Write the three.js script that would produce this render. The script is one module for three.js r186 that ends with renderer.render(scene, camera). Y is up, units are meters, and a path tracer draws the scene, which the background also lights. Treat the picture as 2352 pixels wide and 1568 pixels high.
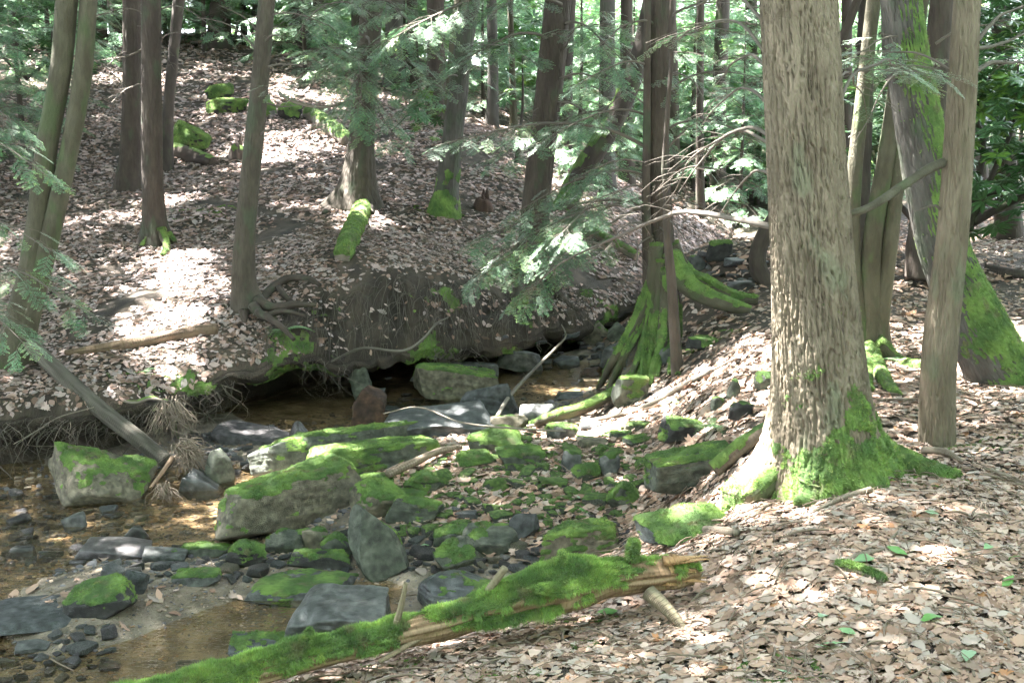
import * as THREE from 'three';
import { mergeGeometries, mergeVertices } from 'three/addons/utils/BufferGeometryUtils.js';

// ---------------------------------------------------------------- camera, sky, sun, exposure
const scene = new THREE.Scene();
const EYE = new THREE.Vector3(0, 1.6, 0), PITCH = -10 * Math.PI / 180, FOV = 32;
const camera = new THREE.PerspectiveCamera(FOV, 1024 / 682, 0.1, 400);
camera.position.copy(EYE);
camera.rotation.set(PITCH, 0, 0);
camera.updateMatrixWorld(true);
const renderer = new THREE.WebGLRenderer();
renderer.toneMapping = THREE.LinearToneMapping;
renderer.toneMappingExposure = 36;
renderer.shadowMap.enabled = true;

{ // a pale, even summer sky with thin cloud: air only
  const w = 256, h = 128, d = new Float32Array(w * h * 4);
  for (let j = 0; j < h; j++) {
    const e = ((j + 0.5) / h - 0.5) * Math.PI, u = Math.max(0, Math.sin(e));
    for (let i = 0; i < w; i++) {
      const k = Math.pow(1 - u, 1.6), o = (j * w + i) * 4;
      d[o] = 0.24 + 0.06 * k; d[o + 1] = 0.27 + 0.045 * k; d[o + 2] = 0.32 + 0.025 * k; d[o + 3] = 1;
    }
  }
  const sky = new THREE.DataTexture(d, w, h, THREE.RGBAFormat, THREE.FloatType);
  sky.mapping = THREE.EquirectangularReflectionMapping; sky.magFilter = THREE.LinearFilter; sky.needsUpdate = true;
  scene.background = sky; scene.environment = sky; scene.environmentIntensity = 1.0; scene.backgroundIntensity = 1.0;
}
const SUN = new THREE.Vector3(-0.40, 0.86, -0.32).normalize();
const sun = new THREE.DirectionalLight(new THREE.Color().setRGB(1, 0.965, 0.92), 5);
sun.position.copy(SUN).multiplyScalar(60); sun.target.position.set(0, 0, -10);
sun.castShadow = true; sun.shadow.mapSize.set(4096, 4096);
Object.assign(sun.shadow.camera, { left: -35, right: 35, top: 35, bottom: -35, near: 1, far: 140 });
scene.add(sun, sun.target);

// ---------------------------------------------------------------- helpers
function rng(seed) { let a = seed >>> 0; return () => { a = (a + 0x6D2B79F5) | 0; let t = Math.imul(a ^ (a >>> 15), 1 | a); t = (t + Math.imul(t ^ (t >>> 7), 61 | t)) ^ t; return ((t ^ (t >>> 14)) >>> 0) / 4294967296; }; }
const V = (x, y, z) => new THREE.Vector3(x, y, z);
const lerp = (a, b, t) => a + (b - a) * t, clamp = (x, a, b) => x < a ? a : x > b ? b : x;
const smooth = (a, b, x) => { const t = clamp((x - a) / (b - a), 0, 1); return t * t * (3 - 2 * t); };
const PERM = new Uint8Array(512);
{ const r = rng(7), p = [...Array(256).keys()]; for (let i = 255; i > 0; i--) { const j = Math.floor(r() * (i + 1)); [p[i], p[j]] = [p[j], p[i]]; } for (let i = 0; i < 512; i++) PERM[i] = p[i & 255]; }
const fade = t => t * t * t * (t * (t * 6 - 15) + 10);
function grad(h, x, y, z) { h &= 15; const u = h < 8 ? x : y, v = h < 4 ? y : h === 12 || h === 14 ? x : z; return ((h & 1) ? -u : u) + ((h & 2) ? -v : v); }
function noise(x, y = 0, z = 0, P = 256) { // gradient noise, period P in each axis
  const X0 = Math.floor(x), Y0 = Math.floor(y), Z0 = Math.floor(z);
  x -= X0; y -= Y0; z -= Z0;
  const m = a => ((a % P) + P) % P & 255;
  const X = m(X0), X1 = m(X0 + 1), Y = m(Y0), Y1 = m(Y0 + 1), Z = m(Z0), Z1 = m(Z0 + 1);
  const u = fade(x), v = fade(y), w = fade(z), H = (a, b, c) => PERM[PERM[PERM[a] + b] + c];
  return lerp(lerp(lerp(grad(H(X, Y, Z), x, y, z), grad(H(X1, Y, Z), x - 1, y, z), u), lerp(grad(H(X, Y1, Z), x, y - 1, z), grad(H(X1, Y1, Z), x - 1, y - 1, z), u), v),
    lerp(lerp(grad(H(X, Y, Z1), x, y, z - 1), grad(H(X1, Y, Z1), x - 1, y, z - 1), u), lerp(grad(H(X, Y1, Z1), x, y - 1, z - 1), grad(H(X1, Y1, Z1), x - 1, y - 1, z - 1), u), v), w);
}
const fbm = (x, y, z, o = 4, P = 256) => { let s = 0, a = 0.5; for (let i = 0; i < o; i++) { s += a * noise(x, y, z, P); x *= 2; y *= 2; z *= 2; P *= 2; a *= 0.5; if (P > 256) P = 256; } return s; };

const taken = new Map();
function numbered(name) { const n = taken.get(name) || 0; taken.set(name, n + 1); return n ? `${name}_${String(n).padStart(3, '0')}` : name; }
function tag(o, label, category, group, kind) { o.userData.label = label; o.userData.category = category; if (group) o.userData.group = group; if (kind) o.userData.kind = kind; return o; }
function top(o, name, label, category, group, kind) { o.name = numbered(name); scene.add(o); shadows(o); return tag(o, label, category, group, kind); }
function shadows(o) { o.traverse(c => { c.castShadow = c.receiveShadow = true; }); }
function struct(name, geo, m) { const o = new THREE.Mesh(geo, m); o.name = name; o.userData.kind = 'structure'; shadows(o); scene.add(o); return o; }
function part(parent, name, geo, m) { const o = new THREE.Mesh(geo, m); o.name = name; o.castShadow = o.receiveShadow = true; parent.add(o); return o; }
const C = (r, g, b) => new THREE.Color().setRGB(r, g, b);

// pixel of the 2352 x 1568 view -> ray
const FPX = 784 / Math.tan(FOV * Math.PI / 360), cp = Math.cos(PITCH), sp = Math.sin(PITCH);
function ray(px, py) { const x = (px - 1176) / FPX, y = -(py - 784) / FPX; return V(x, y * cp + sp, y * sp - cp); }
const PT = (px, py, D) => { const r = ray(px, py); return r.multiplyScalar(D / -r.z).add(EYE); };           // at forward distance D
const PY = (px, py, y) => { const r = ray(px, py); return r.multiplyScalar((y - EYE.y) / r.y).add(EYE); };  // at height y
const pxsize = (w, p) => { const q = p.clone().sub(EYE); return w / FPX * (-q.z * cp + q.y * sp); };        // w pixels at p, in metres

// thin-plate spline through (x, z) -> y
function spline(pts, lam = 0.02) {
  const n = pts.length, N = n + 3, A = [], K = (dx, dz) => { const r2 = dx * dx + dz * dz; return r2 < 1e-9 ? 0 : 0.5 * r2 * Math.log(r2); };
  for (let i = 0; i < N; i++) A.push(new Float64Array(N + 1));
  for (let i = 0; i < n; i++) {
    for (let j = 0; j < n; j++) A[i][j] = K(pts[i].x - pts[j].x, pts[i].z - pts[j].z) + (i === j ? lam : 0);
    A[i][n] = A[n][i] = 1; A[i][n + 1] = A[n + 1][i] = pts[i].x; A[i][n + 2] = A[n + 2][i] = pts[i].z; A[i][N] = pts[i].y;
  }
  for (let c = 0; c < N; c++) {
    let p = c; for (let r = c + 1; r < N; r++) if (Math.abs(A[r][c]) > Math.abs(A[p][c])) p = r;
    [A[c], A[p]] = [A[p], A[c]];
    for (let r = 0; r < N; r++) if (r !== c) { const f = A[r][c] / A[c][c]; if (f) for (let k = c; k <= N; k++) A[r][k] -= f * A[c][k]; }
  }
  const w = A.map((row, i) => row[N] / row[i]);
  return (x, z) => { let s = w[n] + w[n + 1] * x + w[n + 2] * z; for (let i = 0; i < n; i++) s += w[i] * K(x - pts[i].x, z - pts[i].z); return s; };
}
// a function of (x, z) baked on a grid and read bilinearly
function baked(f, x0, x1, z0, z1, step) {
  const nx = Math.ceil((x1 - x0) / step) + 1, nz = Math.ceil((z1 - z0) / step) + 1, g = new Float32Array(nx * nz);
  for (let j = 0; j < nz; j++) for (let i = 0; i < nx; i++) g[j * nx + i] = f(x0 + i * step, z0 + j * step);
  return (x, z) => {
    const u = clamp((x - x0) / step, 0, nx - 1.001), v = clamp((z - z0) / step, 0, nz - 1.001), i = Math.floor(u), j = Math.floor(v), a = u - i, b = v - j, k = j * nx + i;
    return lerp(lerp(g[k], g[k + 1], a), lerp(g[k + nx], g[k + nx + 1], a), b);
  };
}
// ---------------------------------------------------------------- terrain
const lowPts = [
  // the near bank and the flat wood to the right of the stream (x, y, z)
  V(0, 0.02, 1), V(3, 0.05, 1), V(-2.5, -0.15, 1), V(0.2, 0, -1.6), V(2, 0, -1.6), V(4, 0.05, -2), V(-1.6, -0.1, -1.8), V(1.5, -0.03, -3.5), V(3, 0.02, -3.5), V(0.6, -0.14, -3.2), V(-0.6, -0.22, -3.0), V(-1.5, -0.3, -3.2),
  V(2.4, 0, -4.6), V(3, 0.04, -6), V(5, 0.1, -6), V(3, -0.02, -8.5), V(5, 0.05, -12), V(3.2, 0, -11.5), V(8, 0.3, -10), V(7, 0.2, -20), V(12, 0.8, -20), V(7, 0.7, -30), V(14, 1.8, -35), V(10, 1.6, -45), V(20, 2.5, -45),
  PY(1900, 1120, 0.0), PY(2150, 1020, -0.03), PY(2060, 840, -0.05), PY(2300, 990, 0.02), PY(1800, 1300, -0.04), PY(1980, 690, 0.0), PY(1800, 700, 0.0),
  PY(350, 1620, -0.34), PY(650, 1580, -0.32), PY(1250, 1440, -0.27), PY(1480, 1420, -0.23), PY(1620, 1320, -0.13), PY(1000, 1505, -0.3), PY(1200, 1565, -0.22), PY(1500, 1500, -0.18), PY(1350, 1480, -0.22),
  // the slope down from that bank
  PY(1720, 1130, -0.16), PY(1760, 1010, -0.16), PY(1700, 800, -0.08), PY(1650, 900, -0.25), PY(1580, 920, -0.42), PY(1650, 1010, -0.42), PY(1540, 1010, -0.56), PY(1600, 1120, -0.5), PY(1570, 1245, -0.5),
  PY(1740, 730, -0.02), PY(1640, 730, -0.1), PY(1580, 790, -0.4), PY(1500, 640, -0.1),
  // the gravel bar
  PY(1450, 1010, -0.66), PY(1450, 1130, -0.74), PY(1440, 1230, -0.88), PY(1300, 1000, -0.74), PY(1300, 1120, -0.78), PY(1280, 1240, -0.92), PY(1100, 1050, -0.8), PY(1100, 1150, -0.86), PY(1150, 1290, -0.97), PY(900, 1200, -0.95), PY(950, 1290, -1.02),
  PY(800, 1100, -0.92), PY(700, 1270, -1.02), PY(600, 1330, -1.04), PY(450, 1370, -1.04), PY(330, 1410, -1.04), PY(200, 1450, -1.05), PY(60, 1400, -1.06), PY(500, 1285, -1.07), PY(250, 1290, -1.09), PY(1000, 1010, -0.86), PY(1180, 970, -0.83), PY(1360, 960, -0.78),
  // the bed of the pools
  PY(420, 1480, -1.16), PY(600, 1420, -1.14), PY(250, 1540, -1.15), PY(700, 1500, -1.12), PY(-100, 1560, -1.2), PY(-300, 1300, -1.2),
  PY(300, 1190, -1.13), PY(150, 1250, -1.14), PY(480, 1140, -1.13), PY(30, 1320, -1.15), PY(420, 1210, -1.13), PY(-200, 1200, -1.1), PY(120, 1130, -1.11), PY(0, 1150, -1.12), PY(330, 1110, -1.08),
  PY(600, 1110, -1.07), PY(600, 1040, -0.98), PY(480, 1010, -0.98), PY(560, 980, -0.97), PY(730, 990, -1.03), PY(780, 955, -1.02), PY(860, 910, -0.98), PY(1000, 880, -0.93), PY(1100, 840, -0.88),
  PY(1290, 895, -0.94), PY(1220, 910, -0.92), PY(1370, 880, -0.93), PY(1330, 800, -0.8), PY(1260, 830, -0.82), PY(1430, 770, -0.78), PY(1480, 720, -0.72),
  PY(1640, 645, -0.58), PY(1700, 600, -0.46), PY(1740, 640, -0.36), V(4.8, -0.3, -22), V(5.6, 0.0, -27), V(3.5, -0.4, -24),
  // under the hill
  V(-9, -1.2, -8.5), V(-9, -1.2, -12), V(-5, -1.1, -11.5), V(-3, -1.05, -12.5), V(-1, -1, -13.5), V(1, -0.9, -16), V(2, -0.8, -20), V(-10, -1.2, -20), V(0, -1, -26), V(3, -0.6, -34), V(-10, -1.2, -45), V(-20, -1.2, -25), V(-16, -1.2, -8),
];
const lowRaw = spline(lowPts, 0.003);
const yLow = baked((x, z) => lowRaw(x, z), -14, 22, -46, 3, 0.12);
const waterRaw = spline([PY(420, 1480, -1.09), PY(150, 1520, -1.1), PY(700, 1460, -1.08), PY(300, 1190, -1.085), PY(100, 1280, -1.095), PY(480, 1140, -1.075), PY(600, 1100, -1.03), PY(560, 1020, -1.0), PY(730, 985, -0.97), PY(860, 920, -0.95), PY(1000, 880, -0.9),
  PY(1290, 895, -0.865), PY(1200, 915, -0.875), PY(1330, 810, -0.79), PY(1430, 765, -0.75), PY(1640, 645, -0.545), PY(1700, 600, -0.43), PY(-200, 1300, -1.12), V(-6, -1.12, -9), V(2, -1.1, -8), V(2.5, -0.9, -11), V(6, -0.7, -16), V(6, -0.6, -20)], 0.01);
const yWater = baked(waterRaw, -10, 7, -24, -3, 0.15);

// the brow of the undercut far bank, in plan
const lipPts = [V(-26, 0.2, -7.5), PT(-600, 900, 9.0), PT(-250, 935, 9.1), PT(0, 930, 9.25), PT(200, 925, 9.45), PT(330, 905, 9.7), PT(450, 860, 10.1), PT(560, 822, 10.35), PT(650, 800, 10.7), PT(740, 795, 11.0), PT(900, 790, 11.35), PT(1100, 768, 11.8), PT(1300, 738, 12.6), PT(1440, 690, 13.6), PT(1530, 640, 15.2), PT(1590, 600, 17.5), PT(1640, 572, 20), V(5.4, -0.1, -27), V(9, 1.0, -38), V(16, 2.2, -60)];
function lipZ(x) { let i = 0; while (i < lipPts.length - 2 && lipPts[i + 1].x < x) i++; const a = lipPts[i], b = lipPts[i + 1], t = clamp((x - a.x) / (b.x - a.x), 0, 1), s = t * t * (3 - 2 * t); return lerp(a.z, b.z, lerp(t, s, 0.5)) + 0.13 * noise(x * 2.1, 3.3) + 0.09 * noise(x * 6.3, 8.1) + 0.04 * noise(x * 15, 2.1); }
const hillPts = [...lipPts,
  PT(560, 705, 11.2), PT(360, 560, 13.6), PT(290, 435, 16.5), PT(400, 380, 18.5), PT(825, 475, 15), PT(1020, 493, 15), PT(1005, 275, 22), PT(30, 830, 10.3), PT(170, 810, 10.4), PT(480, 770, 10.7), PT(250, 700, 11.5), PT(0, 600, 13), PT(130, 560, 13.4),
  PT(640, 645, 11.9), PT(740, 640, 11.9), PT(900, 625, 12.1), PT(1050, 650, 12.4), PT(1150, 680, 12.6), PT(1230, 640, 13.4), PT(1340, 660, 13.6), PT(1420, 600, 15), PT(1330, 470, 17), PT(1200, 330, 20), PT(1450, 500, 18.5), PT(1500, 560, 17),
  PT(700, 560, 13.1), PT(550, 500, 14.6), PT(440, 300, 20), PT(500, 220, 22.5), PT(700, 290, 20), PT(640, 400, 17), PT(900, 330, 19), PT(0, 300, 19.5), PT(-200, 420, 16.5), PT(-300, 700, 11.5), PT(300, 150, 25), PT(600, 125, 27), PT(900, 190, 25), PT(100, 180, 23.5), PT(1000, 560, 13.6),
  V(-14, 3.6, -28), V(-22, 4.2, -22), V(-6, 4.0, -32), V(-14, 4.6, -44), V(0, 3.2, -36), V(0, 4.0, -50), V(-24, 4.5, -50), V(5, 1.9, -36), V(8, 2.6, -50), V(-14, 2.2, -13), V(-24, 3.0, -12)];
const hillRaw = spline(hillPts, 0.004);
const yHill = baked(hillRaw, -26, 18, -62, -6, 0.14);
const rugged = (x, y, z) => 0.16 * noise(x * 2.6, y * 2.6, z * 2.6 + 3) + 0.10 * noise(x * 6, y * 6, z * 6) + 0.05 * noise(x * 14, y * 14, z * 14);
const bump = (x, z) => 0.035 * noise(x * 1.7, z * 1.7, 1.3) + 0.018 * noise(x * 5.1, z * 5.1, 4.7);
const lowY = (x, z) => yLow(x, z) + bump(x, z) * 0.5 + 0.012 * noise(x * 9, z * 9, 2.2);
function hillY(x, z) { const t = lipZ(x) - z; let y = yHill(x, z) + bump(x, z) * smooth(0, 0.6, t); if (t < 0.22) y -= 0.1 * Math.pow(1 - Math.max(0, t) / 0.22, 2); return y; }
const inHill = (x, z) => z < lipZ(x);
const groundY = (x, z) => inHill(x, z) ? hillY(x, z) : lowY(x, z);
function G(px, py, from = 2.6) { // where the ray of a pixel meets the ground
  const r = ray(px, py); r.multiplyScalar(1 / -r.z); let d = from, p = V(0, 0, 0);
  for (; d < 60; d += 0.04) { p.copy(r).multiplyScalar(d).add(EYE); if (p.y < groundY(p.x, p.z)) break; }
  let a = d - 0.04, b = d; for (let i = 0; i < 8; i++) { const m = (a + b) / 2; p.copy(r).multiplyScalar(m).add(EYE); if (p.y < groundY(p.x, p.z)) b = m; else a = m; }
  p.copy(r).multiplyScalar(b).add(EYE); return p;
}
function slope(x, z) { const e = 0.05, f = inHill(x, z) ? hillY : lowY; return V(f(x - e, z) - f(x + e, z), 2 * e, f(x, z - e) - f(x, z + e)).normalize(); }

// ---------------------------------------------------------------- textures and materials
function texture(n, f, srgb = false) {
  const d = new Uint8Array(n * n * 4);
  for (let j = 0; j < n; j++) for (let i = 0; i < n; i++) { const c = f(i / n, j / n), o = (j * n + i) * 4; for (let k = 0; k < 3; k++) d[o + k] = clamp(Math.round(255 * (Array.isArray(c) ? c[k] : c)), 0, 255); d[o + 3] = 255; }
  const t = new THREE.DataTexture(d, n, n, THREE.RGBAFormat); t.wrapS = t.wrapT = THREE.RepeatWrapping; t.magFilter = t.minFilter = THREE.LinearFilter; if (srgb) t.colorSpace = THREE.SRGBColorSpace; t.needsUpdate = true; return t;
}
const fine = texture(512, (u, v) => 0.5 + 0.9 * fbm(u * 16, v * 16, 0.3, 5, 16));
const grit = texture(512, (u, v) => 0.5 + 0.8 * fbm(u * 64, v * 64, 5.3, 3, 64) + 0.25 * noise(u * 8, v * 8, 1, 8));
const barkTex = texture(512, (u, v) => { const w = 0.4 * noise(u * 6, v * 6, 9, 6); return 0.15 + 0.9 * Math.min(1, 2.2 * Math.abs(noise(u * 22 + w, v * 5 + w, 2.1, 1e9 > 0 ? 256 : 1)) + 0.35 * Math.abs(fbm(u * 48, v * 24, 7, 3, 48))); });
const woodTex = texture(512, (u, v) => 0.5 + 0.5 * noise(u * 4, v * 60, 0.5, 4) + 0.3 * noise(u * 8, v * 120, 3.5, 8));
const ripple = texture(512, (u, v) => 0.5 + 0.55 * fbm(u * 10, v * 22, 3.3, 4, 2) );
const mottle = texture(512, (u, v) => { const a = 0.8 + 0.55 * fbm(u * 8, v * 8, 4.1, 5, 8); return [a, a, a]; }, true);
const rep = (t, s, r = s) => { const c = t.clone(); c.repeat.set(s, r); c.needsUpdate = true; return c; };
const std = o => new THREE.MeshStandardMaterial({ roughness: 0.95, metalness: 0, ...o });
const M = {
  crown: new THREE.MeshPhysicalMaterial({ color: C(0.9, 0.75, 0.9), vertexColors: true, roughness: 0.9, side: THREE.DoubleSide, transmission: 0.12, thickness: 0 }),
  soil: std({ color: C(1, 1, 1), vertexColors: true, bumpMap: rep(grit, 2), bumpScale: 0.012, map: rep(mottle, 0.7) }),
  bark: std({ color: C(1, 1, 1), vertexColors: true, bumpMap: rep(barkTex, 2.4, 1.6), bumpScale: 0.003 }),
  barkFine: std({ color: C(1, 1, 1), vertexColors: true, bumpMap: rep(fine, 4), bumpScale: 0.004 }),
  twig: std({ color: C(0.10, 0.085, 0.07) }),
  root: std({ color: C(0.15, 0.125, 0.10), bumpMap: rep(fine, 6), bumpScale: 0.004 }),
  stone: std({ color: C(1, 1, 1), vertexColors: true, roughness: 0.85, bumpMap: rep(grit, 3), bumpScale: 0.006, map: rep(mottle, 2.3) }),
  wet: std({ color: C(1, 1, 1), vertexColors: true, roughness: 0.38, bumpMap: rep(grit, 3), bumpScale: 0.003, map: rep(mottle, 2.3) }),
  moss: std({ color: C(1, 1, 1), vertexColors: true, roughness: 1, bumpMap: rep(grit, 5), bumpScale: 0.012 }),
  tuft: new THREE.MeshPhysicalMaterial({ color: C(1, 1, 1), roughness: 1, transmission: 0.25, thickness: 0, side: THREE.DoubleSide }),
  wood: std({ color: C(1, 1, 1), vertexColors: true, bumpMap: rep(woodTex, 3, 3), bumpScale: 0.006 }),
  leaf: new THREE.MeshPhysicalMaterial({ color: C(1, 1, 1), roughness: 0.85, side: THREE.DoubleSide, transmission: 0.12, thickness: 0 }),
  spray: new THREE.MeshPhysicalMaterial({ color: C(1, 1, 1), vertexColors: true, roughness: 0.75, side: THREE.DoubleSide, transmission: 0.45, thickness: 0 }),
  gloss: new THREE.MeshPhysicalMaterial({ color: C(1, 1, 1), roughness: 0.35, side: THREE.DoubleSide, transmission: 0.25, thickness: 0 }),
  water: new THREE.MeshPhysicalMaterial({ color: C(0.84, 0.76, 0.62), roughness: 0.03, transmission: 1, thickness: 0, ior: 1.33, bumpMap: rep(ripple, 0.9, 0.9), bumpScale: 0.06 }),
};

// ---------------------------------------------------------------- ground meshes
function sheet(cols, rows, at, color) { // at(i, j) -> Vector3
  const p = new Float32Array((cols + 1) * (rows + 1) * 3), c = new Float32Array(p.length), uv = new Float32Array((cols + 1) * (rows + 1) * 2), idx = [];
  for (let j = 0; j <= rows; j++) for (let i = 0; i <= cols; i++) {
    const k = j * (cols + 1) + i, q = at(i / cols, j / rows, i, j); p.set([q.x, q.y, q.z], k * 3); uv.set(q.uv || [q.x, q.z], k * 2); if (color) c.set(color(q, i / cols, j / rows), k * 3);
    if (i < cols && j < rows) { const a = k, b = k + 1, d = k + cols + 1, e = d + 1; idx.push(a, b, d, b, e, d); }
  }
  const g = new THREE.BufferGeometry(); g.setAttribute('position', new THREE.BufferAttribute(p, 3)); g.setAttribute('uv', new THREE.BufferAttribute(uv, 2)); if (color) g.setAttribute('color', new THREE.BufferAttribute(c, 3));
  g.setIndex(idx); g.computeVertexNormals(); return g;
}
const mixc = (a, b, t) => [lerp(a[0], b[0], t), lerp(a[1], b[1], t), lerp(a[2], b[2], t)];
// how sandy / stony / earthy the lower ground is: 1 on the stream bed and its bars
const inStream = (x, z) => { const h = yLow(x, z) - yWater(x, z); return z < -4 && z > -22 && x < 6 ? 1 - smooth(0.06, 0.2, h + 0.06 * noise(x * 3, z * 3)) : 0; };
const SOIL = [0.0612, 0.0468, 0.0346], SAND = [0.31, 0.255, 0.195], SILT = [0.1224, 0.09, 0.0612], LITTER = [0.108, 0.0828, 0.0612];
const lowColor = q => {
  const s = inStream(q.x, q.z), n = fbm(q.x * 1.3, q.z * 1.3, 2, 3), near = smooth(-0.3, 0.1, n + 0.15);
  const stain = [0.15, 0.11, 0.068];
  const bed = mixc(mixc(SILT, SAND, near), stain, 0.5 * smooth(0.0, 0.25, fbm(q.x * 0.9 + 4, q.z * 1.6, 7, 3)));
  return mixc(mixc(LITTER, SOIL, smooth(0, 0.3, fbm(q.x * 2, q.z * 2, 8, 3))), bed, s);
};
const zw = v => { const t = v; return 2.5 - 48 * (0.28 * t + 0.72 * t * t); };
const floorMesh = struct('forest_ground', sheet(250, 300, (u, v) => { const z = zw(v), half = 6 + (2.5 - z) * 0.42, x = lerp(-half - 1, half + 2, u); return V(x, lowY(x, z), z); }, lowColor), M.soil);
const RECESS = [[-30, 0.25], [-4.5, 0.25], [-3.4, 0.3], [-2.9, 0.7], [-2.3, 1.5], [-1.0, 1.6], [-0.2, 1.2], [0.6, 0.8], [1.3, 0.35], [2.2, 0.12], [30, 0.1]];
const recess = x => { let i = 0; while (RECESS[i + 1][0] < x) i++; return lerp(RECESS[i][1], RECESS[i + 1][1], (x - RECESS[i][0]) / (RECESS[i + 1][0] - RECESS[i][0])); };
const UNDER = 26, UP = 240;
const hillX = u => { const s = u * 2 - 1; return -2 + 18 * (0.45 * s + 0.55 * s * s * s) - (s < 0 ? 4 * s * s : 0); };
const hillMesh = struct('hillside', sheet(420, UNDER + UP, (u, v, i, j) => {
  const x = hillX(u), zl = lipZ(x), yl = hillY(x, zl), r = recess(x) * (1 + 0.25 * noise(x * 3, 1.1)), w = 0.05 * noise(x * 7, j * 0.6), q = V(x, 0, 0);
  if (j < UNDER) {
    const t = (UNDER - j) / UNDER; // 0 at the brow, 1 at the foot of the bank behind
    const path = [[0, 0], [0.03, -0.05], [-0.02, -0.11], [-0.15 * r, -0.15], [-0.6 * r, -0.19], [-0.95 * r, -0.3], [-1.0 * r, -0.55], [-0.95 * r, -1.6]];
    const s = t * (path.length - 1), k = Math.min(path.length - 2, Math.floor(s)), f = s - k;
    q.z = zl + lerp(path[k][0], path[k + 1][0], f) + w * t; q.y = yl + lerp(path[k][1], path[k + 1][1], f) + 0.06 * noise(x * 5, t * 6, 2) * Math.min(1, t * 4); q.z += 0.6 * rugged(x, q.y, q.z) * Math.min(1, t * 3);
    q.uv = [x, q.y]; return q;
  }
  const t = (j - UNDER) / UP; q.z = zl - 46 * (0.06 * t + 0.94 * t * t * (0.35 + 0.65 * t)); q.y = hillY(x, q.z); q.uv = [x, q.z + q.y]; { const d = zl - q.z, k = smooth(-2.6, -1.9, x) * (1 - smooth(0.2, 1.2, x)) * smooth(0, 0.1, d) * (1 - smooth(0.6, 1.0, d)); q.z += 0.55 * k * rugged(x, q.y, q.z); q.y += 0.5 * k * rugged(x + 5, q.y, q.z); } return q;
}, (q, u, v) => {
  const face = v < UNDER / (UNDER + UP), n = smooth(-0.1, 0.25, fbm(q.x * 2.2, q.y * 2, q.z * 2.2, 3));
  const d = lipZ(q.x) - q.z, bare = smooth(-2.7, -2.0, q.x) * (1 - smooth(0.3, 1.3, q.x)) * (1 - smooth(0.5, 1.0, d + 0.3 * noise(q.x * 3, q.z * 3)));
  return face ? mixc(SOIL, LITTER, 0.6 * n) : mixc(mixc(LITTER, SOIL, n), mixc(SOIL, LITTER, 0.6 * n), bare);
}), M.soil);
struct('stream_water', sheet(170, 190, (u, v) => { const x = lerp(-7.5, 5.6, u), z = lerp(-4.3, -21, v); return V(x, yWater(x, z) + 0.004 * noise(x * 6, z * 9, 0.4), z); }), M.water);
// ---------------------------------------------------------------- swept limbs, bark, moss
function curve(pts, n) { // Catmull-Rom through {p, r}; returns n + 1 of them
  const c = new THREE.CatmullRomCurve3(pts.map(q => q.p), false, 'centripetal'), out = [], L = [0];
  for (let i = 1; i < pts.length; i++) L.push(L[i - 1] + pts[i].p.distanceTo(pts[i - 1].p));
  for (let k = 0; k <= n; k++) {
    const s = k / n * L[L.length - 1]; let i = 0; while (i < pts.length - 2 && L[i + 1] < s) i++;
    const f = (s - L[i]) / (L[i + 1] - L[i] || 1), e = f * f * (3 - 2 * f);
    out.push({ p: c.getPoint((i + f) / (pts.length - 1)), r: lerp(pts[i].r, pts[i + 1].r, lerp(f, e, 0.4)), s });
  }
  return out;
}
function sweep(path, seg, { shape, color, cap = true } = {}) { // path: [{p, r, s}], shape(theta, s, r, p) -> radius
  const n = path.length, pos = [], uv = [], col = [], idx = [], t = V(0, 0, 0), a = V(0, 0, 0), b = V(0, 0, 0), q = V(0, 0, 0);
  const t0 = path[1].p.clone().sub(path[0].p).normalize(); a.set(1, 0, 0); if (Math.abs(t0.x) > 0.8) a.set(0, 0, 1); a.addScaledVector(t0, -a.dot(t0)).normalize();
  let s = 0;
  for (let i = 0; i < n; i++) {
    t.copy(path[Math.min(n - 1, i + 1)].p).sub(path[Math.max(0, i - 1)].p).normalize(); a.addScaledVector(t, -a.dot(t)).normalize(); b.crossVectors(t, a);
    if (i) s += path[i].p.distanceTo(path[i - 1].p);
    for (let k = 0; k <= seg; k++) {
      const th = k % seg / seg * Math.PI * 2, r = shape ? shape(th, s, path[i].r, path[i].p, i) : path[i].r;
      q.copy(path[i].p).addScaledVector(a, Math.cos(th) * r).addScaledVector(b, Math.sin(th) * r);
      pos.push(q.x, q.y, q.z); uv.push(k / seg * Math.max(0.05, path[0].r * 6.28), s); if (color) { const c = color(th, s, q, path[i]); col.push(c[0], c[1], c[2]); }
      if (i < n - 1 && k < seg) { const A = i * (seg + 1) + k, B = A + 1, Cc = A + seg + 1, D = Cc + 1; idx.push(A, B, Cc, B, D, Cc); }
    }
  }
  if (cap) for (const e of [0, n - 1]) { const c = pos.length / 3, p = path[e].p; pos.push(p.x, p.y, p.z); uv.push(0, e ? s : 0); if (color) { const k = color(0, e ? s : 0, p, path[e]); col.push(k[0], k[1], k[2]); } for (let k = 0; k < seg; k++) { const A = e * (seg + 1) + k; e ? idx.push(A, A + 1, c) : idx.push(A + 1, A, c); } }
  const g = new THREE.BufferGeometry(); g.setAttribute('position', new THREE.Float32BufferAttribute(pos, 3)); g.setAttribute('uv', new THREE.Float32BufferAttribute(uv, 2)); if (color) g.setAttribute('color', new THREE.Float32BufferAttribute(col, 3));
  g.setIndex(idx); g.computeVertexNormals();
  const N = g.attributes.normal; // close the seam
  for (let i = 0; i < n; i++) { const A = i * (seg + 1), B = A + seg; q.set(N.getX(A) + N.getX(B), N.getY(A) + N.getY(B), N.getZ(A) + N.getZ(B)).normalize(); N.setXYZ(A, q.x, q.y, q.z); N.setXYZ(B, q.x, q.y, q.z); }
  return g;
}
const limb = (pts, n, seg, o) => sweep(curve(pts.map(([p, r]) => ({ p, r })), n), seg, o);
const at = (g, o) => g.translate(-o.x, -o.y, -o.z);

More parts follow.
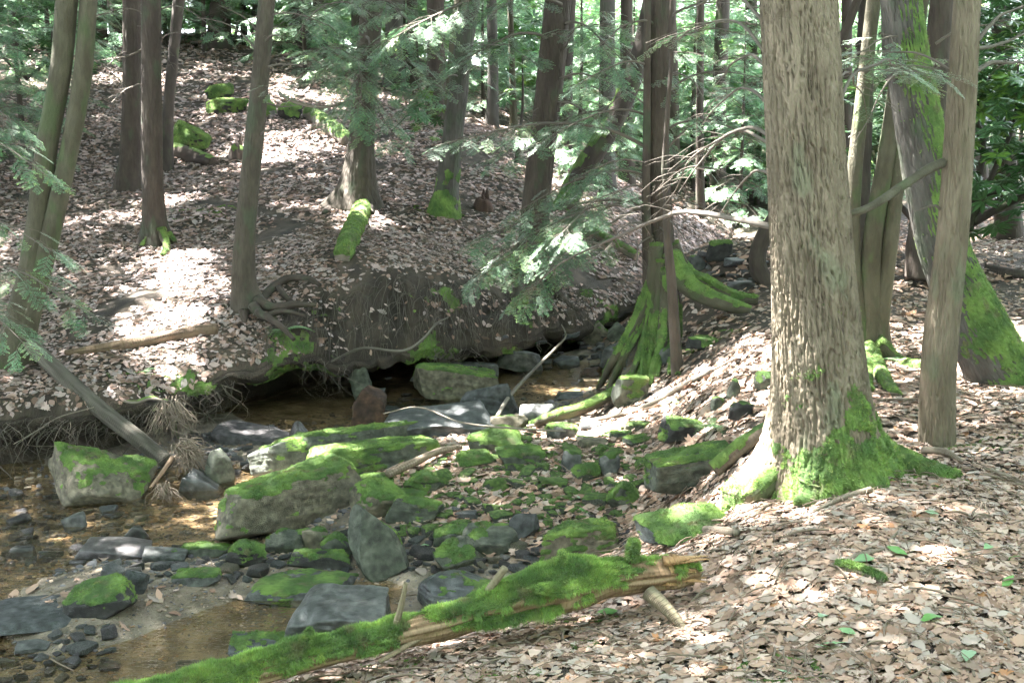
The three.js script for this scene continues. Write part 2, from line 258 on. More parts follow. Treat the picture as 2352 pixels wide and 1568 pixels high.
// interlaced furrows: 0 in a crack, 1 on a plate
function furrow(th, s, r, k = 55, seed = 0) {
  const c = Math.cos(th) * r * k, d = Math.sin(th) * r * k, w = 0.4 * noise(c * 0.5, s * 7, d * 0.5 + seed);
  const n1 = noise(c + w + seed, s * k * 0.06 + w, d), n2 = noise(c * 2.1 + seed, s * k * 0.3, d * 2.1 + 4);
  return smooth(0, 0.17, Math.abs(n1)) * 0.75 + smooth(0, 0.3, Math.abs(n2)) * 0.25;
}
const BARK = { // linear base colours of bark and the lichen and algae that grow on it
  hemlock: { a: [0.0468, 0.0382, 0.0281], b: [0.072, 0.0605, 0.0461], c: [0.054, 0.0634, 0.0396] },
  tan: { a: [0.102, 0.081, 0.055], b: [0.155, 0.127, 0.09], c: [0.11, 0.112, 0.072] },
  grey: { a: [0.0468, 0.0418, 0.0353], b: [0.0828, 0.0763, 0.0662], c: [0.0576, 0.0684, 0.0446] },
  brown: { a: [0.0382, 0.0288, 0.0223], b: [0.0612, 0.0475, 0.0367], c: [0.0446, 0.0533, 0.0317] },
  green: { a: [0.0468, 0.041, 0.0245], b: [0.0756, 0.0698, 0.0454], c: [0.049, 0.0662, 0.0266] },
  dark: { a: [0.036, 0.0288, 0.0238], b: [0.0612, 0.049, 0.0396], c: [0.0576, 0.072, 0.036] },
};
function barkColor(kind, seed, algae = 0) {
  const K = BARK[kind];
  return (th, s, q) => {
    const n = smooth(-0.35, 0.4, fbm(q.x * 9 + seed, q.y * 3.2, q.z * 9, 3)), l = smooth(0.12 - algae, 0.32 - algae, fbm(q.x * 5 + seed, q.y * 2.4 + 7, q.z * 5, 4)), g = 1 + 0.2 * noise(q.x * 60, q.y * 18, q.z * 60 + seed);
    const c = mixc(mixc(K.a, K.b, n), K.c, l * 0.8); return [c[0] * g, c[1] * g, c[2] * g];
  };
}
// moss as a layer of its own on a surface: mask(pos, normal) above 0 where it grows
const MOSS = { a: [0.06, 0.115, 0.028], b: [0.155, 0.25, 0.055], c: [0.125, 0.115, 0.06] };
const mossTone = (x, y, z) => { const n = smooth(-0.3, 0.35, fbm(x * 7, y * 7, z * 7 + 3, 3)), g = 1 + 0.4 * noise(x * 70, y * 70, z * 70), c = mixc(mixc(MOSS.a, MOSS.b, n), MOSS.c, 0.75 * smooth(0.12, 0.34, fbm(x * 11 + 5, y * 11, z * 11, 3))); return [c[0] * g, c[1] * g, c[2] * g]; };
function mossLayer(g, mask, thick) {
  const P = g.attributes.position, N = g.attributes.normal, n = P.count, m = new Float32Array(n), p = V(0, 0, 0), q = V(0, 0, 0);
  for (let i = 0; i < n; i++) { p.fromBufferAttribute(P, i); q.fromBufferAttribute(N, i); m[i] = mask(p, q); }
  const idx = g.index ? g.index.array : [...Array(n).keys()], map = new Int32Array(n).fill(-1), pos = [], nor = [], uv = [], col = [], out = [];
  for (let i = 0; i < idx.length; i += 3) {
    if (Math.max(m[idx[i]], m[idx[i + 1]], m[idx[i + 2]]) <= 0) continue;
    for (let k = 0; k < 3; k++) {
      const v = idx[i + k];
      if (map[v] < 0) {
        map[v] = pos.length / 3; p.fromBufferAttribute(P, v); q.fromBufferAttribute(N, v);
        const d = m[v] > 0 ? thick * Math.min(1, 0.25 + m[v] * 2.5) * (1 + 0.5 * noise(p.x * 24, p.y * 24, p.z * 24)) : -0.5 * thick; p.addScaledVector(q, d);
        pos.push(p.x, p.y, p.z); nor.push(q.x, q.y, q.z); uv.push(p.x + p.y * 0.6, p.z + p.y * 0.7); col.push(...mossTone(p.x, p.y, p.z));
      }
      out.push(map[v]);
    }
  }
  if (!out.length) return null;
  const r = new THREE.BufferGeometry(); r.setAttribute('position', new THREE.Float32BufferAttribute(pos, 3)); r.setAttribute('normal', new THREE.Float32BufferAttribute(nor, 3)); r.setAttribute('uv', new THREE.Float32BufferAttribute(uv, 2)); r.setAttribute('color', new THREE.Float32BufferAttribute(col, 3)); r.setIndex(out); return r;
}
const tuftGeos = [0, 1, 2].map(v => { // a pinch of moss shoots
  const r = rng(40 + v), pos = [], n = 9;
  for (let i = 0; i < n; i++) { const a = r() * 6.28, l = 0.5 + r() * 0.5, o = r() * 0.5, x = Math.cos(a) * o, z = Math.sin(a) * o, b = r() * 6.28, w = 0.09 + r() * 0.06, e = 0.25 + r() * 0.5; pos.push(x - Math.sin(b) * w, 0, z + Math.cos(b) * w, x + Math.sin(b) * w, 0, z - Math.cos(b) * w, x + Math.cos(a) * e, l, z + Math.sin(a) * e); }
  const g = new THREE.BufferGeometry(); g.setAttribute('position', new THREE.Float32BufferAttribute(pos, 3)); g.computeVertexNormals(); return g;
});
function inst(parent, name, geo, mat, mats, cols) {
  const o = new THREE.InstancedMesh(geo, mat, mats.length); o.name = name; o.userData.kind = 'stuff'; o.castShadow = o.receiveShadow = true;
  mats.forEach((m, i) => { o.setMatrixAt(i, m); if (cols) o.setColorAt(i, cols[i]); }); parent.add(o); return o;
}
function sampler(g) { // area-weighted points on a surface
  const P = g.attributes.position, N = g.attributes.normal, idx = g.index ? g.index.array : null, n = (idx ? idx.length : P.count) / 3, cum = new Float32Array(n), a = V(0, 0, 0), b = V(0, 0, 0), c = V(0, 0, 0); let s = 0;
  const id = (t, k) => idx ? idx[t * 3 + k] : t * 3 + k;
  for (let t = 0; t < n; t++) { a.fromBufferAttribute(P, id(t, 0)); b.fromBufferAttribute(P, id(t, 1)).sub(a); c.fromBufferAttribute(P, id(t, 2)).sub(a); s += b.cross(c).length() / 2; cum[t] = s; }
  return { area: s, at(r) {
    const x = r() * s; let lo = 0, hi = n - 1; while (lo < hi) { const m = (lo + hi) >> 1; if (cum[m] < x) lo = m + 1; else hi = m; }
    let u = r(), v = r(); if (u + v > 1) { u = 1 - u; v = 1 - v; } const w = 1 - u - v, p = V(0, 0, 0), q = V(0, 0, 0), e = V(0, 0, 0);
    [[0, w], [1, u], [2, v]].forEach(([k, f]) => { const i = id(lo, k); p.addScaledVector(e.fromBufferAttribute(P, i), f); q.addScaledVector(e.fromBufferAttribute(N, i), f); }); return [p, q.normalize()];
  } };
}
const UPV = V(0, 1, 0);
function mossFur(parent, g, perM2, size, seed, { hang = 0, most = 20000, bright = 1 } = {}) {
  const s = sampler(g), r = rng(seed), n = Math.min(most, Math.round(s.area * perM2)), mats = [[], [], []], cols = [[], [], []], Q = new THREE.Quaternion(), Y = new THREE.Quaternion();
  for (let i = 0; i < n; i++) {
    const [p, q] = s.at(r), k = Math.floor(r() * 3), v = noise(p.x * 13, p.y * 13, p.z * 13 + seed); if (v < -0.3 - r() * 0.3) continue; const d = q.clone().addScaledVector(UPV, 0.25 - hang * (q.y < 0.35 ? 1.6 : 0)).add(V(r() - 0.5, r() - 0.5, r() - 0.5).multiplyScalar(0.9)).normalize(), l = size * (0.45 + r() * 0.8) * (1 + 1.1 * v) * (q.y < 0.35 ? 1 + hang : 1);
    Q.setFromUnitVectors(UPV, d).multiply(Y.setFromAxisAngle(UPV, r() * 6.28)); mats[k].push(new THREE.Matrix4().compose(p.addScaledVector(q, -size * 0.15), Q, V(size * 0.9, l, size * 0.9)));
    const c = mossTone(p.x, p.y, p.z), f = bright * (0.9 + r() * 0.7), y = r() < 0.12 ? 1.35 : 1; cols[k].push(C(c[0] * f * 1.12 * y, c[1] * f * 1.1, c[2] * f));
  }
  mats.forEach((m, k) => { if (m.length) inst(parent, 'moss_shoots', tuftGeos[k], M.tuft, m, cols[k]); });
}

// ---------------------------------------------------------------- hemlock sprays and branches
function sprayGeo(seed, twigs, step, leafL, leafW) { // a flat spray, 1 long, along +x, in the x-z plane
  const r = rng(seed), pos = [], col = [], tri = (a, b, c, k) => { pos.push(...a, ...b, ...c); for (let i = 0; i < 3; i++) col.push(...k); };
  const needle = (x, y, z, a, l, w, k) => { const dx = Math.cos(a) * l, dz = Math.sin(a) * l, nx = -Math.sin(a) * w, nz = Math.cos(a) * w, up = (r() - 0.4) * l * 0.35, f = 0.8 + r() * 0.4, kk = [k[0] * f, k[1] * f, k[2] * f]; tri([x, y, z], [x + dx * 0.5 + nx, y + up * 0.5, z + dz * 0.5 + nz], [x + dx, y + up, z + dz], kk); tri([x, y, z], [x + dx, y + up, z + dz], [x + dx * 0.5 - nx, y + up * 0.5, z + dz * 0.5 - nz], kk); };
  const old = [0.072, 0.17, 0.085], young = [0.2, 0.36, 0.13], wood = [0.13, 0.10, 0.07], sag = x => -0.16 * x * x;
  const stem = (x0, z0, x1, z1, w) => { const l = Math.hypot(x1 - x0, z1 - z0), nx = -(z1 - z0) / l * w, nz = (x1 - x0) / l * w; tri([x0 + nx, sag(x0), z0 + nz], [x0 - nx, sag(x0), z0 - nz], [x1, sag(x1), z1], wood); };
  stem(0, 0, 1, 0, 0.012);
  for (let i = 0; i <= twigs; i++) {
    const t = i / twigs, x0 = 0.08 + t * 0.92, side = i % 2 ? 1 : -1, len = i === twigs ? 0.12 : (0.42 * Math.sin(Math.PI * Math.min(1, 0.25 + 0.72 * t)) + 0.05) * (0.75 + r() * 0.5), ang = i === twigs ? 0 : side * (0.95 - 0.25 * t + (r() - 0.5) * 0.3);
    const dx = Math.cos(ang), dz = Math.sin(ang); stem(x0, 0, x0 + dx * len, dz * len, 0.006);
    for (let s = 0.02; s < len; s += step) { const x = x0 + dx * s, z = dz * s, y = sag(x) + (r() - 0.5) * 0.02, k = mixc(old, young, smooth(0.62, 1, s / len) * (0.5 + 0.5 * r())); for (const e of [1, -1]) needle(x, y, z, ang + e * (1.1 + (r() - 0.5) * 0.5), leafL * (0.7 + r() * 0.5), leafW, k); }
  }
  const g = new THREE.BufferGeometry(); g.setAttribute('position', new THREE.Float32BufferAttribute(pos, 3)); g.setAttribute('color', new THREE.Float32BufferAttribute(col, 3)); g.computeVertexNormals(); return g;
}
const sprayNear = [sprayGeo(11, 10, 0.05, 0.075, 0.021), sprayGeo(12, 9, 0.05, 0.08, 0.021)];
const sprayFar = [sprayGeo(13, 9, 0.07, 0.11, 0.03), sprayGeo(14, 8, 0.07, 0.11, 0.03)];
const canopyGeo = [21, 22].map(s => { // a loose fan of leaf sprays about 1 across, for the crowns overhead
  const r = rng(s), pos = [], col = []; for (let i = 0; i < 46; i++) { const a = r() * 6.28, d = Math.sqrt(r()) * 0.5, x = Math.cos(a) * d, z = Math.sin(a) * d, y = (r() - 0.5) * 0.3, b = r() * 6.28, l = 0.07 + r() * 0.07, w = 0.03, ty = (r() - 0.5) * 0.08; const cx = Math.cos(b), sx = Math.sin(b); pos.push(x - cx * l, y - ty, z - sx * l, x - sx * w, y, z + cx * w, x + cx * l, y + ty, z + sx * l, x - cx * l, y - ty, z - sx * l, x + cx * l, y + ty, z + sx * l, x + sx * w, y, z - cx * w); const f = 0.8 + r() * 0.5; for (let k = 0; k < 6; k++) col.push(0.06 * f, 0.13 * f, 0.045 * f); }
  const g = new THREE.BufferGeometry(); g.setAttribute('position', new THREE.Float32BufferAttribute(pos, 3)); g.setAttribute('color', new THREE.Float32BufferAttribute(col, 3)); g.computeVertexNormals(); return g;
});
// a branch from a to b with side shoots; sprays are collected in bag
function branch(a, b, r0, seed, { sag = 0.12, shoots = 1, leaf = 1, spray = 0.2, width = 0.35, dead = false, from = 0.25, thin = 3 } = {}, bag) {
  const r = rng(seed), L = a.distanceTo(b), side = V(b.z - a.z, 0, a.x - b.x).normalize(), geos = [], pts = [];
  for (let i = 0; i <= 5; i++) { const t = i / 5, p = a.clone().lerp(b, t); p.y += Math.sin(Math.PI * Math.pow(t, 0.8)) * sag * L; p.addScaledVector(side, (r() - 0.5) * 0.06 * L * Math.sin(t * 3.1)); p.y += (r() - 0.5) * 0.03 * L * Math.sin(t * 3.1); pts.push([p, lerp(r0, Math.max(0.002, r0 * 0.15), t)]); }
  geos.push(limb(pts, 14, 6)); const path = curve(pts.map(([p, rr]) => ({ p, r: rr })), 40), n = Math.max(3, Math.round(L * 9 * shoots));
  const put = (p, dir, s) => { const x = dir.clone().normalize(), z = V(-x.z, 0, x.x).normalize(), y = z.clone().cross(x).multiplyScalar(-1); if (y.y < 0) y.negate(); z.crossVectors(x, y); const m = new THREE.Matrix4().makeBasis(x, y, z); m.multiply(new THREE.Matrix4().makeRotationX((r() - 0.5) * 0.9)); m.scale(V(s, s, s)); m.setPosition(p); bag.push(m); };
  for (let i = 0; i < n; i++) {
    const t = from + (1 - from) * (i + r() * 0.8) / n, k = Math.min(39, Math.floor(t * 40)), p = path[k].p, d = path[Math.min(40, k + 1)].p.clone().sub(path[Math.max(0, k - 1)].p).normalize(), sd = i % 2 ? 1 : -1;
    const len = (dead ? 0.5 : 1) * width * L * (0.25 + 0.75 * Math.sin(Math.PI * clamp(0.2 + 0.8 * t, 0, 1))) * (0.5 + r() * 0.7) + 0.05, dir = d.clone().multiplyScalar(0.7).addScaledVector(side, sd * (0.6 + r() * 0.5)).add(V(0, (r() - 0.55) * (dead ? 0.9 : 0.4), 0)).normalize();
    const e = p.clone().addScaledVector(dir, len); e.y -= (dead ? 0.05 : 0.18) * len; const m = p.clone().lerp(e, 0.5); m.y += 0.08 * len; m.add(V(r() - 0.5, r() - 0.5, r() - 0.5).multiplyScalar(0.12 * len));
    geos.push(limb([[p, Math.max(0.0018, r0 * 0.22)], [m, 0.0022], [e, 0.001]], 4, thin));
    if (dead || r() < 0.3) for (let q = 0; q < 2 + len * 6; q++) { const w = p.clone().lerp(e, 0.2 + r() * 0.8), l2 = len * (0.15 + r() * 0.3), f = w.clone().addScaledVector(dir, l2 * 0.6).addScaledVector(d, (r() - 0.3) * l2).add(V((r() - 0.5) * l2, (r() - 0.6) * l2, (r() - 0.5) * l2)); geos.push(limb([[w, 0.0016], [f, 0.0008]], 1, 3)); }
    if (leaf > 0 && bag) { const cnt = Math.max(1, Math.round(len / (spray * 0.5) * leaf)); for (let q = 0; q < cnt; q++) { if (r() > leaf) continue; const w = p.clone().lerp(e, (q + 0.6) / cnt), dd = dir.clone().multiplyScalar(0.8).addScaledVector(d, (q % 2 ? 0.9 : -0.2)).add(V(0, -0.15 - r() * 0.3, 0)); put(w, dd, spray * (0.7 + r() * 0.6)); } }
  }
  if (leaf > 0 && bag) put(path[38].p, path[40].p.clone().sub(path[36].p), spray * 1.2);
  geos.forEach(g => { g.deleteAttribute('uv'); }); return mergeGeometries(geos);
}
function leafInst(parent, bag, geos, seed, tone = 1) {
  const r = rng(seed), parts = geos.map(() => [[], []]);
  for (const m of bag) { const k = Math.floor(r() * geos.length), f = tone * (0.75 + r() * 0.6), y = r() < 0.2 ? 1.5 : 1; parts[k][0].push(m); parts[k][1].push(C(f * y, f * (y > 1 ? 1.25 : 1), f)); }
  parts.forEach(([m, c], k) => { if (m.length) inst(parent, 'foliage', geos[k], M.spray, m, c); });
}
const flecks = [[430, 520, 0.45], [560, 455, 0.4], [700, 560, 0.4], [900, 605, 0.35], [250, 600, 0.3], [330, 735, 0.4], [200, 780, 0.4], [560, 800, 0.25], [300, 865, 0.25], [1330, 665, 0.28], [1400, 590, 0.35], [750, 380, 0.25], [650, 400, 0.4], [900, 400, 0.15], [520, 300, 0.3], [760, 270, 0.3], [640, 170, 0.4], [80, 250, 0.4], [860, 560, 0.25], [400, 790, 0.3],
  [870, 1405, 0.1], [1560, 1275, 0.1], [1850, 1480, 0.17], [1760, 1520, 0.16], [2290, 1490, 0.12], [2260, 1590, 0.12], [2330, 1650, 0.15], [500, 1430, 0.75], [640, 1405, 0.5], [400, 1450, 0.5], [330, 1165, 0.4], [420, 1140, 0.15], [1110, 1335, 0.12], [980, 1350, 0.1], [1020, 965, 0.14], [990, 868, 0.14], [560, 990, 0.16], [1400, 1215, 0.09], [1645, 1160, 0.1], [2070, 710, 0.4], [2110, 760, 0.3], [1990, 985, 0.2], [2070, 930, 0.15], [1760, 770, 0.15], [520, 420, 0.3], [700, 330, 0.3], [620, 260, 0.3], [480, 150, 0.4], [850, 385, 0.2], [130, 640, 0.25], [780, 615, 0.25], [90, 560, 0.3], [300, 230, 0.4], [2250, 720, 0.3], [2320, 830, 0.25], [1690, 900, 0.15], [1620, 960, 0.15], [1540, 1090, 0.12], [1700, 1310, 0.14], [1640, 1400, 0.16], [1950, 1260, 0.14], [2080, 1380, 0.16], [2200, 1250, 0.18], [1720, 1440, 0.14], [1480, 1530, 0.16], [2010, 1520, 0.15], [2150, 1170, 0.15], [1900, 1340, 0.12], [1300, 1110, 0.12], [1180, 1080, 0.1], [960, 1230, 0.1], [1350, 1500, 0.12], [230, 1085, 0.13], [480, 1075, 0.12], [1700, 620, 0.5], [1630, 620, 0.4], [250, 1470, 0.15], [1600, 1050, 0.1]].map(([x, y, r]) => ({ p: G(x, y), r: r * 0.62 }));
flecks.push({ p: PT(1040, 325, 10.5), r: 0.5 }, { p: PT(1110, 318, 10.5), r: 0.45 }, { p: PT(1200, 200, 17), r: 0.5 });
const sunlit = (p, near, pad) => { const d = V(0, 0, 0); for (const f of flecks) { d.copy(p).sub(f.p); const k = d.dot(SUN); if (k > near && d.addScaledVector(SUN, -k).length() < f.r * 0.8 + pad) return true; } return false; };
// ---------------------------------------------------------------- trees
const crowns = []; // [group, base, top, reach] filled with leaf fans after the sun flecks are known
// stems: [[px, py, width px], ...] from the foot up, all at forward distance D
function makeTrunk(stem, D, { kind = 'hemlock', seed = 1, seg = 64, rows = 160, up = 9, flare = 0.6, flareH = 0.35, lobes = [], depth = 0.012, k = 55, algae = 0, lean = 0 }) {
  const pts = stem.map(([px, py, w]) => { const p = PT(px, py, D), q = V(p.x, p.y, -D); return { p: q, r: pxsize(w, q) / 2 }; });
  const base = pts[0].p.clone(), gy = groundY(base.x, base.z); base.y = Math.min(base.y, gy + 0.02);
  const d0 = pts[1].p.clone().sub(pts[0].p).normalize();
  const foot = { p: pts[0].p.clone().addScaledVector(d0, -0.35), r: pts[0].r };
  const last = pts[pts.length - 1], dl = last.p.clone().sub(pts[pts.length - 2].p).normalize(); dl.x = lerp(dl.x, 0, 0.3); dl.normalize();
  const lower = curve([foot, ...pts], rows), r = rng(seed), upper = [];
  let q = last.p.clone(); for (let i = 1; i <= 14; i++) { q = q.clone().addScaledVector(dl, up / 14).add(V((r() - 0.5) * 0.05, 0, (r() - 0.5) * 0.05)); upper.push({ p: q, r: last.r * lerp(1, 0.25, i / 14) }); }
  const shape = (th, s, rr, p) => {
    const h = Math.max(-0.3, s - 0.35), fl = Math.exp(-Math.max(0, h) / flareH); let m = 1 + flare * 0.45 * fl * (1 + 0.3 * noise(Math.cos(th) * 2 + seed, Math.sin(th) * 2, h));
    for (const [a, st, w] of lobes) { const d = Math.atan2(Math.sin(th - a), Math.cos(th - a)); m += flare * st * fl * Math.exp(-d * d / (2 * w * w)); }
    m *= 1 + 0.05 * noise(Math.cos(th) * 1.2 + seed, s * 1.1, Math.sin(th) * 1.2);
    return rr * m + (depth ? depth * (furrow(th, s, rr, k, seed) - 0.7) : 0);
  };
  const g = sweep([...lower, ...upper], seg, { shape, color: barkColor(kind, seed * 3.7, algae) });
  return { g, base, top: q, path: [...lower, ...upper] };
}
function tree(name, label, group, stems, D, o = {}) {
  const grp = new THREE.Group(), built = stems.map((s, i) => makeTrunk(s, o.Ds ? o.Ds[i] : D, { ...o, seed: (o.seed || 1) + i * 5, ...(i && o.second || {}) })), base = built[0].base;
  grp.position.copy(base);
  built.forEach(b => { b.mesh = part(grp, 'trunk', at(b.g.clone(), base), o.smooth ? M.barkFine : M.bark); });
  top(grp, name, label, o.category || 'tree', group);
  grp.userData.built = undefined; crowns.push({ grp, base, top: built[0].top, reach: o.reach || 2.6, n: o.crown ?? 260, path: built[0].path });
  return { grp, base, built };
}
// branches as parts of a tree; list of [ax, ay, aD, bx, by, bD, radius, options]
function branches(t, list, seed, { near = true, tone = 1 } = {}) {
  const bag = [];
  list.forEach(([ax, ay, aD, bx, by, bD, r, o], i) => { const g = branch(PT(ax, ay, aD), PT(bx, by, bD), r, seed + i * 17, o, bag); part(t.grp, 'branch', at(g, t.base), o && o.bark ? M.root : M.twig); });
  if (bag.length) leafInst(t.grp, bag.filter(m => !sunlit(V(0, 0, 0).setFromMatrixPosition(m), 0.8, 0.1)).map(m => m.clone().setPosition(new THREE.Vector3().setFromMatrixPosition(m).sub(t.base))), near ? sprayNear : sprayFar, seed, tone);
}
// roots that run over the ground: [[px, py, D | null for ground, radius], ...]
function roots(t, list, seed, { moss = 0, lift = 0.3, mat = M.root, name = 'root' } = {}) {
  list.forEach((pts, i) => {
    const P = pts.map(([px, py, D, r]) => { const p = D ? PT(px, py, D) : G(px, py); if (!D) p.y += r * lift; return [p, r]; });
    const g = limb(P, pts.length * 7, 12, { shape: (th, s, r) => r * (1 + 0.22 * noise(Math.cos(th) * 1.5 + i, s * 5, Math.sin(th) * 1.5 + seed)), color: barkColor(moss || name === 'limb' ? 'green' : 'brown', seed + i, moss * 0.2) });
    const m = part(t.grp, name, at(g.clone(), t.base), M.barkFine);
    if (moss) { const l = mossLayer(g, (p, n) => n.y * 0.9 + 0.7 * fbm(p.x * 6, p.y * 6, p.z * 6, 3) + moss - 0.75, 0.012); if (l) { const mm = part(m, 'moss', at(l, t.base), M.moss); mossFur(mm, l, 5000, 0.012, seed + i, { most: 1500 }); } }
  });
}
function trunkMoss(t, b, mask, thick, fur, size, seed, most = 9000) {
  const l = mossLayer(b.g, mask, thick); if (!l) return; at(l, t.base); const m = part(b.mesh, 'moss', l, M.moss); if (fur) mossFur(m, l, fur, size, seed, { most });
}
const N3 = (p, k, s = 0) => fbm(p.x * k + s, p.y * k, p.z * k, 3);

const bigHemlock = tree('hemlock_tree', 'thick furrowed hemlock with bright moss round its flared foot', 'forest trees', [[[1893, 1130, 222], [1890, 1000, 212], [1886, 900, 203], [1867, 600, 186], [1848, 300, 173], [1833, 0, 170]]], 5.35, { kind: 'tan', seed: 3, seg: 280, rows: 460, flare: 0.5, flareH: 0.2, lobes: [[0.25, 2.0, 0.3], [2.75, 1.7, 0.28], [-1.9, 0.9, 0.3], [-0.9, 1.0, 0.28]], depth: 0.022, k: 74, algae: -0.1, crown: 330, reach: 3.4 });
{
  const t = bigHemlock, y0 = t.base.y; trunkMoss(t, t.built[0], (p, n) => { const h = p.y - y0, a = p.x - t.base.x; return 0.42 - h * 1.25 + 1.5 * N3(p, 4.5) + 0.55 * N3(p, 16) + (a < -0.22 ? -0.35 : 0) + clamp(a, -0.2, 0.5) * 0.8 + 0.25 * n.y; }, 0.009, 14000, 0.014, 5, 14000);
  roots(t, [[[1800, 1080, 5.35, 0.06], [1750, 1125, 5.3, 0.05], [1705, 1155, null, 0.035], [1650, 1180, null, 0.02]], [[1985, 1030, 5.3, 0.08], [2050, 1065, null, 0.07], [2120, 1092, null, 0.06], [2200, 1105, null, 0.03]], [[1870, 1095, 5.15, 0.08], [1862, 1140, null, 0.06], [1840, 1170, null, 0.03]], [[1960, 930, 5.5, 0.03], [2010, 1000, 5.5, 0.03], [2060, 1050, 5.55, 0.03], [2110, 1060, null, 0.02]]], 8, { moss: 0.62 });
}
const slimHemlock = tree('hemlock_tree', 'slim straight tan trunk with one thick crooked side limb', 'forest trees', [[[2152, 1032, 80], [2160, 800, 76], [2190, 527, 68], [2208, 250, 64], [2223, 0, 58]]], 6.1, { kind: 'tan', seed: 9, seg: 128, rows: 260, flare: 0.05, depth: 0.012, k: 64, algae: 0.03, crown: 200 });
roots(slimHemlock, [[[2170, 372, 6.1, 0.024], [2140, 385, 6.0, 0.023], [2070, 430, 5.8, 0.021], [2000, 475, 5.65, 0.019], [1950, 492, 5.6, 0.017], [1900, 500, 5.75, 0.015]]], 19, { name: 'limb' });
branches(slimHemlock, [[2240, 110, 6.1, 2400, 60, 6.6, 0.012, { dead: true, leaf: 0, sag: -0.02 }], [2240, 100, 6.1, 2380, 10, 6.3, 0.012, { dead: true, leaf: 0 }], [2240, 165, 6.2, 2420, 175, 7, 0.014, { dead: true, leaf: 0, sag: 0.06 }], [2195, 200, 6.1, 2090, 150, 5.9, 0.008, { leaf: 0.6, sag: 0.1, spray: 0.13 }], [2190, 165, 6.1, 1960, 120, 6.4, 0.007, { leaf: 0.9, sag: 0.1, spray: 0.14 }], [2160, 480, 6.1, 2120, 480, 6.0, 0.009, { dead: true, leaf: 0, shoots: 0.3 }]], 31);
const mossyLeaner = tree('leaning_tree', 'leaning tree with green moss down its broad flared trunk', 'forest trees', [[[2372, 1030, 190], [2325, 920, 160], [2269, 800, 138], [2178, 600, 112], [2140, 450, 106], [2113, 300, 102], [2085, 130, 92], [2070, 0, 86]]], 7.5, { kind: 'grey', seed: 14, seg: 128, rows: 260, flare: 0.25, flareH: 0.3, depth: 0.014, k: 50, algae: 0.06, crown: 260 });
trunkMoss(mossyLeaner, mossyLeaner.built[0], (p, n) => { const h = p.y - mossyLeaner.base.y; return 0.28 + n.x * 0.42 + 0.25 * n.y - h * 0.05 + 1.3 * N3(p, 3.2, 4) + 0.5 * N3(p, 14) - 0.12 - 0.16 * smooth(0.5, 2.5, h); }, 0.006, 7000, 0.013, 15, 9000);
const pairTree = tree('twin_stem_tree', 'pale mossy tree forking low into crooked stems behind the thick hemlock', 'forest trees', [[[2012, 850, 74], [2000, 700, 46], [2003, 560, 43], [2038, 350, 40], [2058, 200, 36], [2075, 0, 34]], [[2018, 835, 60], [2022, 740, 40], [2045, 560, 36], [2068, 350, 34], [2100, 150, 30], [2120, 0, 28]], [[1990, 830, 44], [1960, 600, 34], [1962, 420, 34], [1985, 200, 32], [2008, 0, 32]]], 8.6, { kind: 'green', seed: 23, seg: 56, rows: 130, flare: 0.5, depth: 0.004, k: 50, smooth: true, algae: 0.1, crown: 160 });
roots(pairTree, [[[2010, 790, 8.5, 0.07], [2060, 835, 8.5, 0.06], [2115, 850, null, 0.045], [2170, 840, null, 0.03]], [[2005, 820, 8.4, 0.06], [2030, 880, null, 0.045], [2060, 915, null, 0.03]], [[1998, 800, 8.5, 0.05], [1990, 870, null, 0.05], [1995, 905, null, 0.03]]], 27, { moss: 0.45 });
const rootTree = tree('hemlock_tree', 'hemlock standing on long mossy roots that reach down to the stream', 'forest trees', [[[1518, 700, 76], [1520, 600, 60], [1516, 480, 52], [1511, 350, 52], [1512, 200, 50], [1518, 0, 50]], [[1492, 640, 26], [1485, 500, 20], [1486, 300, 18], [1488, 0, 16]]], 11, { kind: 'brown', seed: 33, seg: 90, rows: 200, flare: 0.5, depth: 0.012, k: 45, algae: 0.02, crown: 300, second: { depth: 0.003, seg: 24 }, Ds: [11, 10.9] });
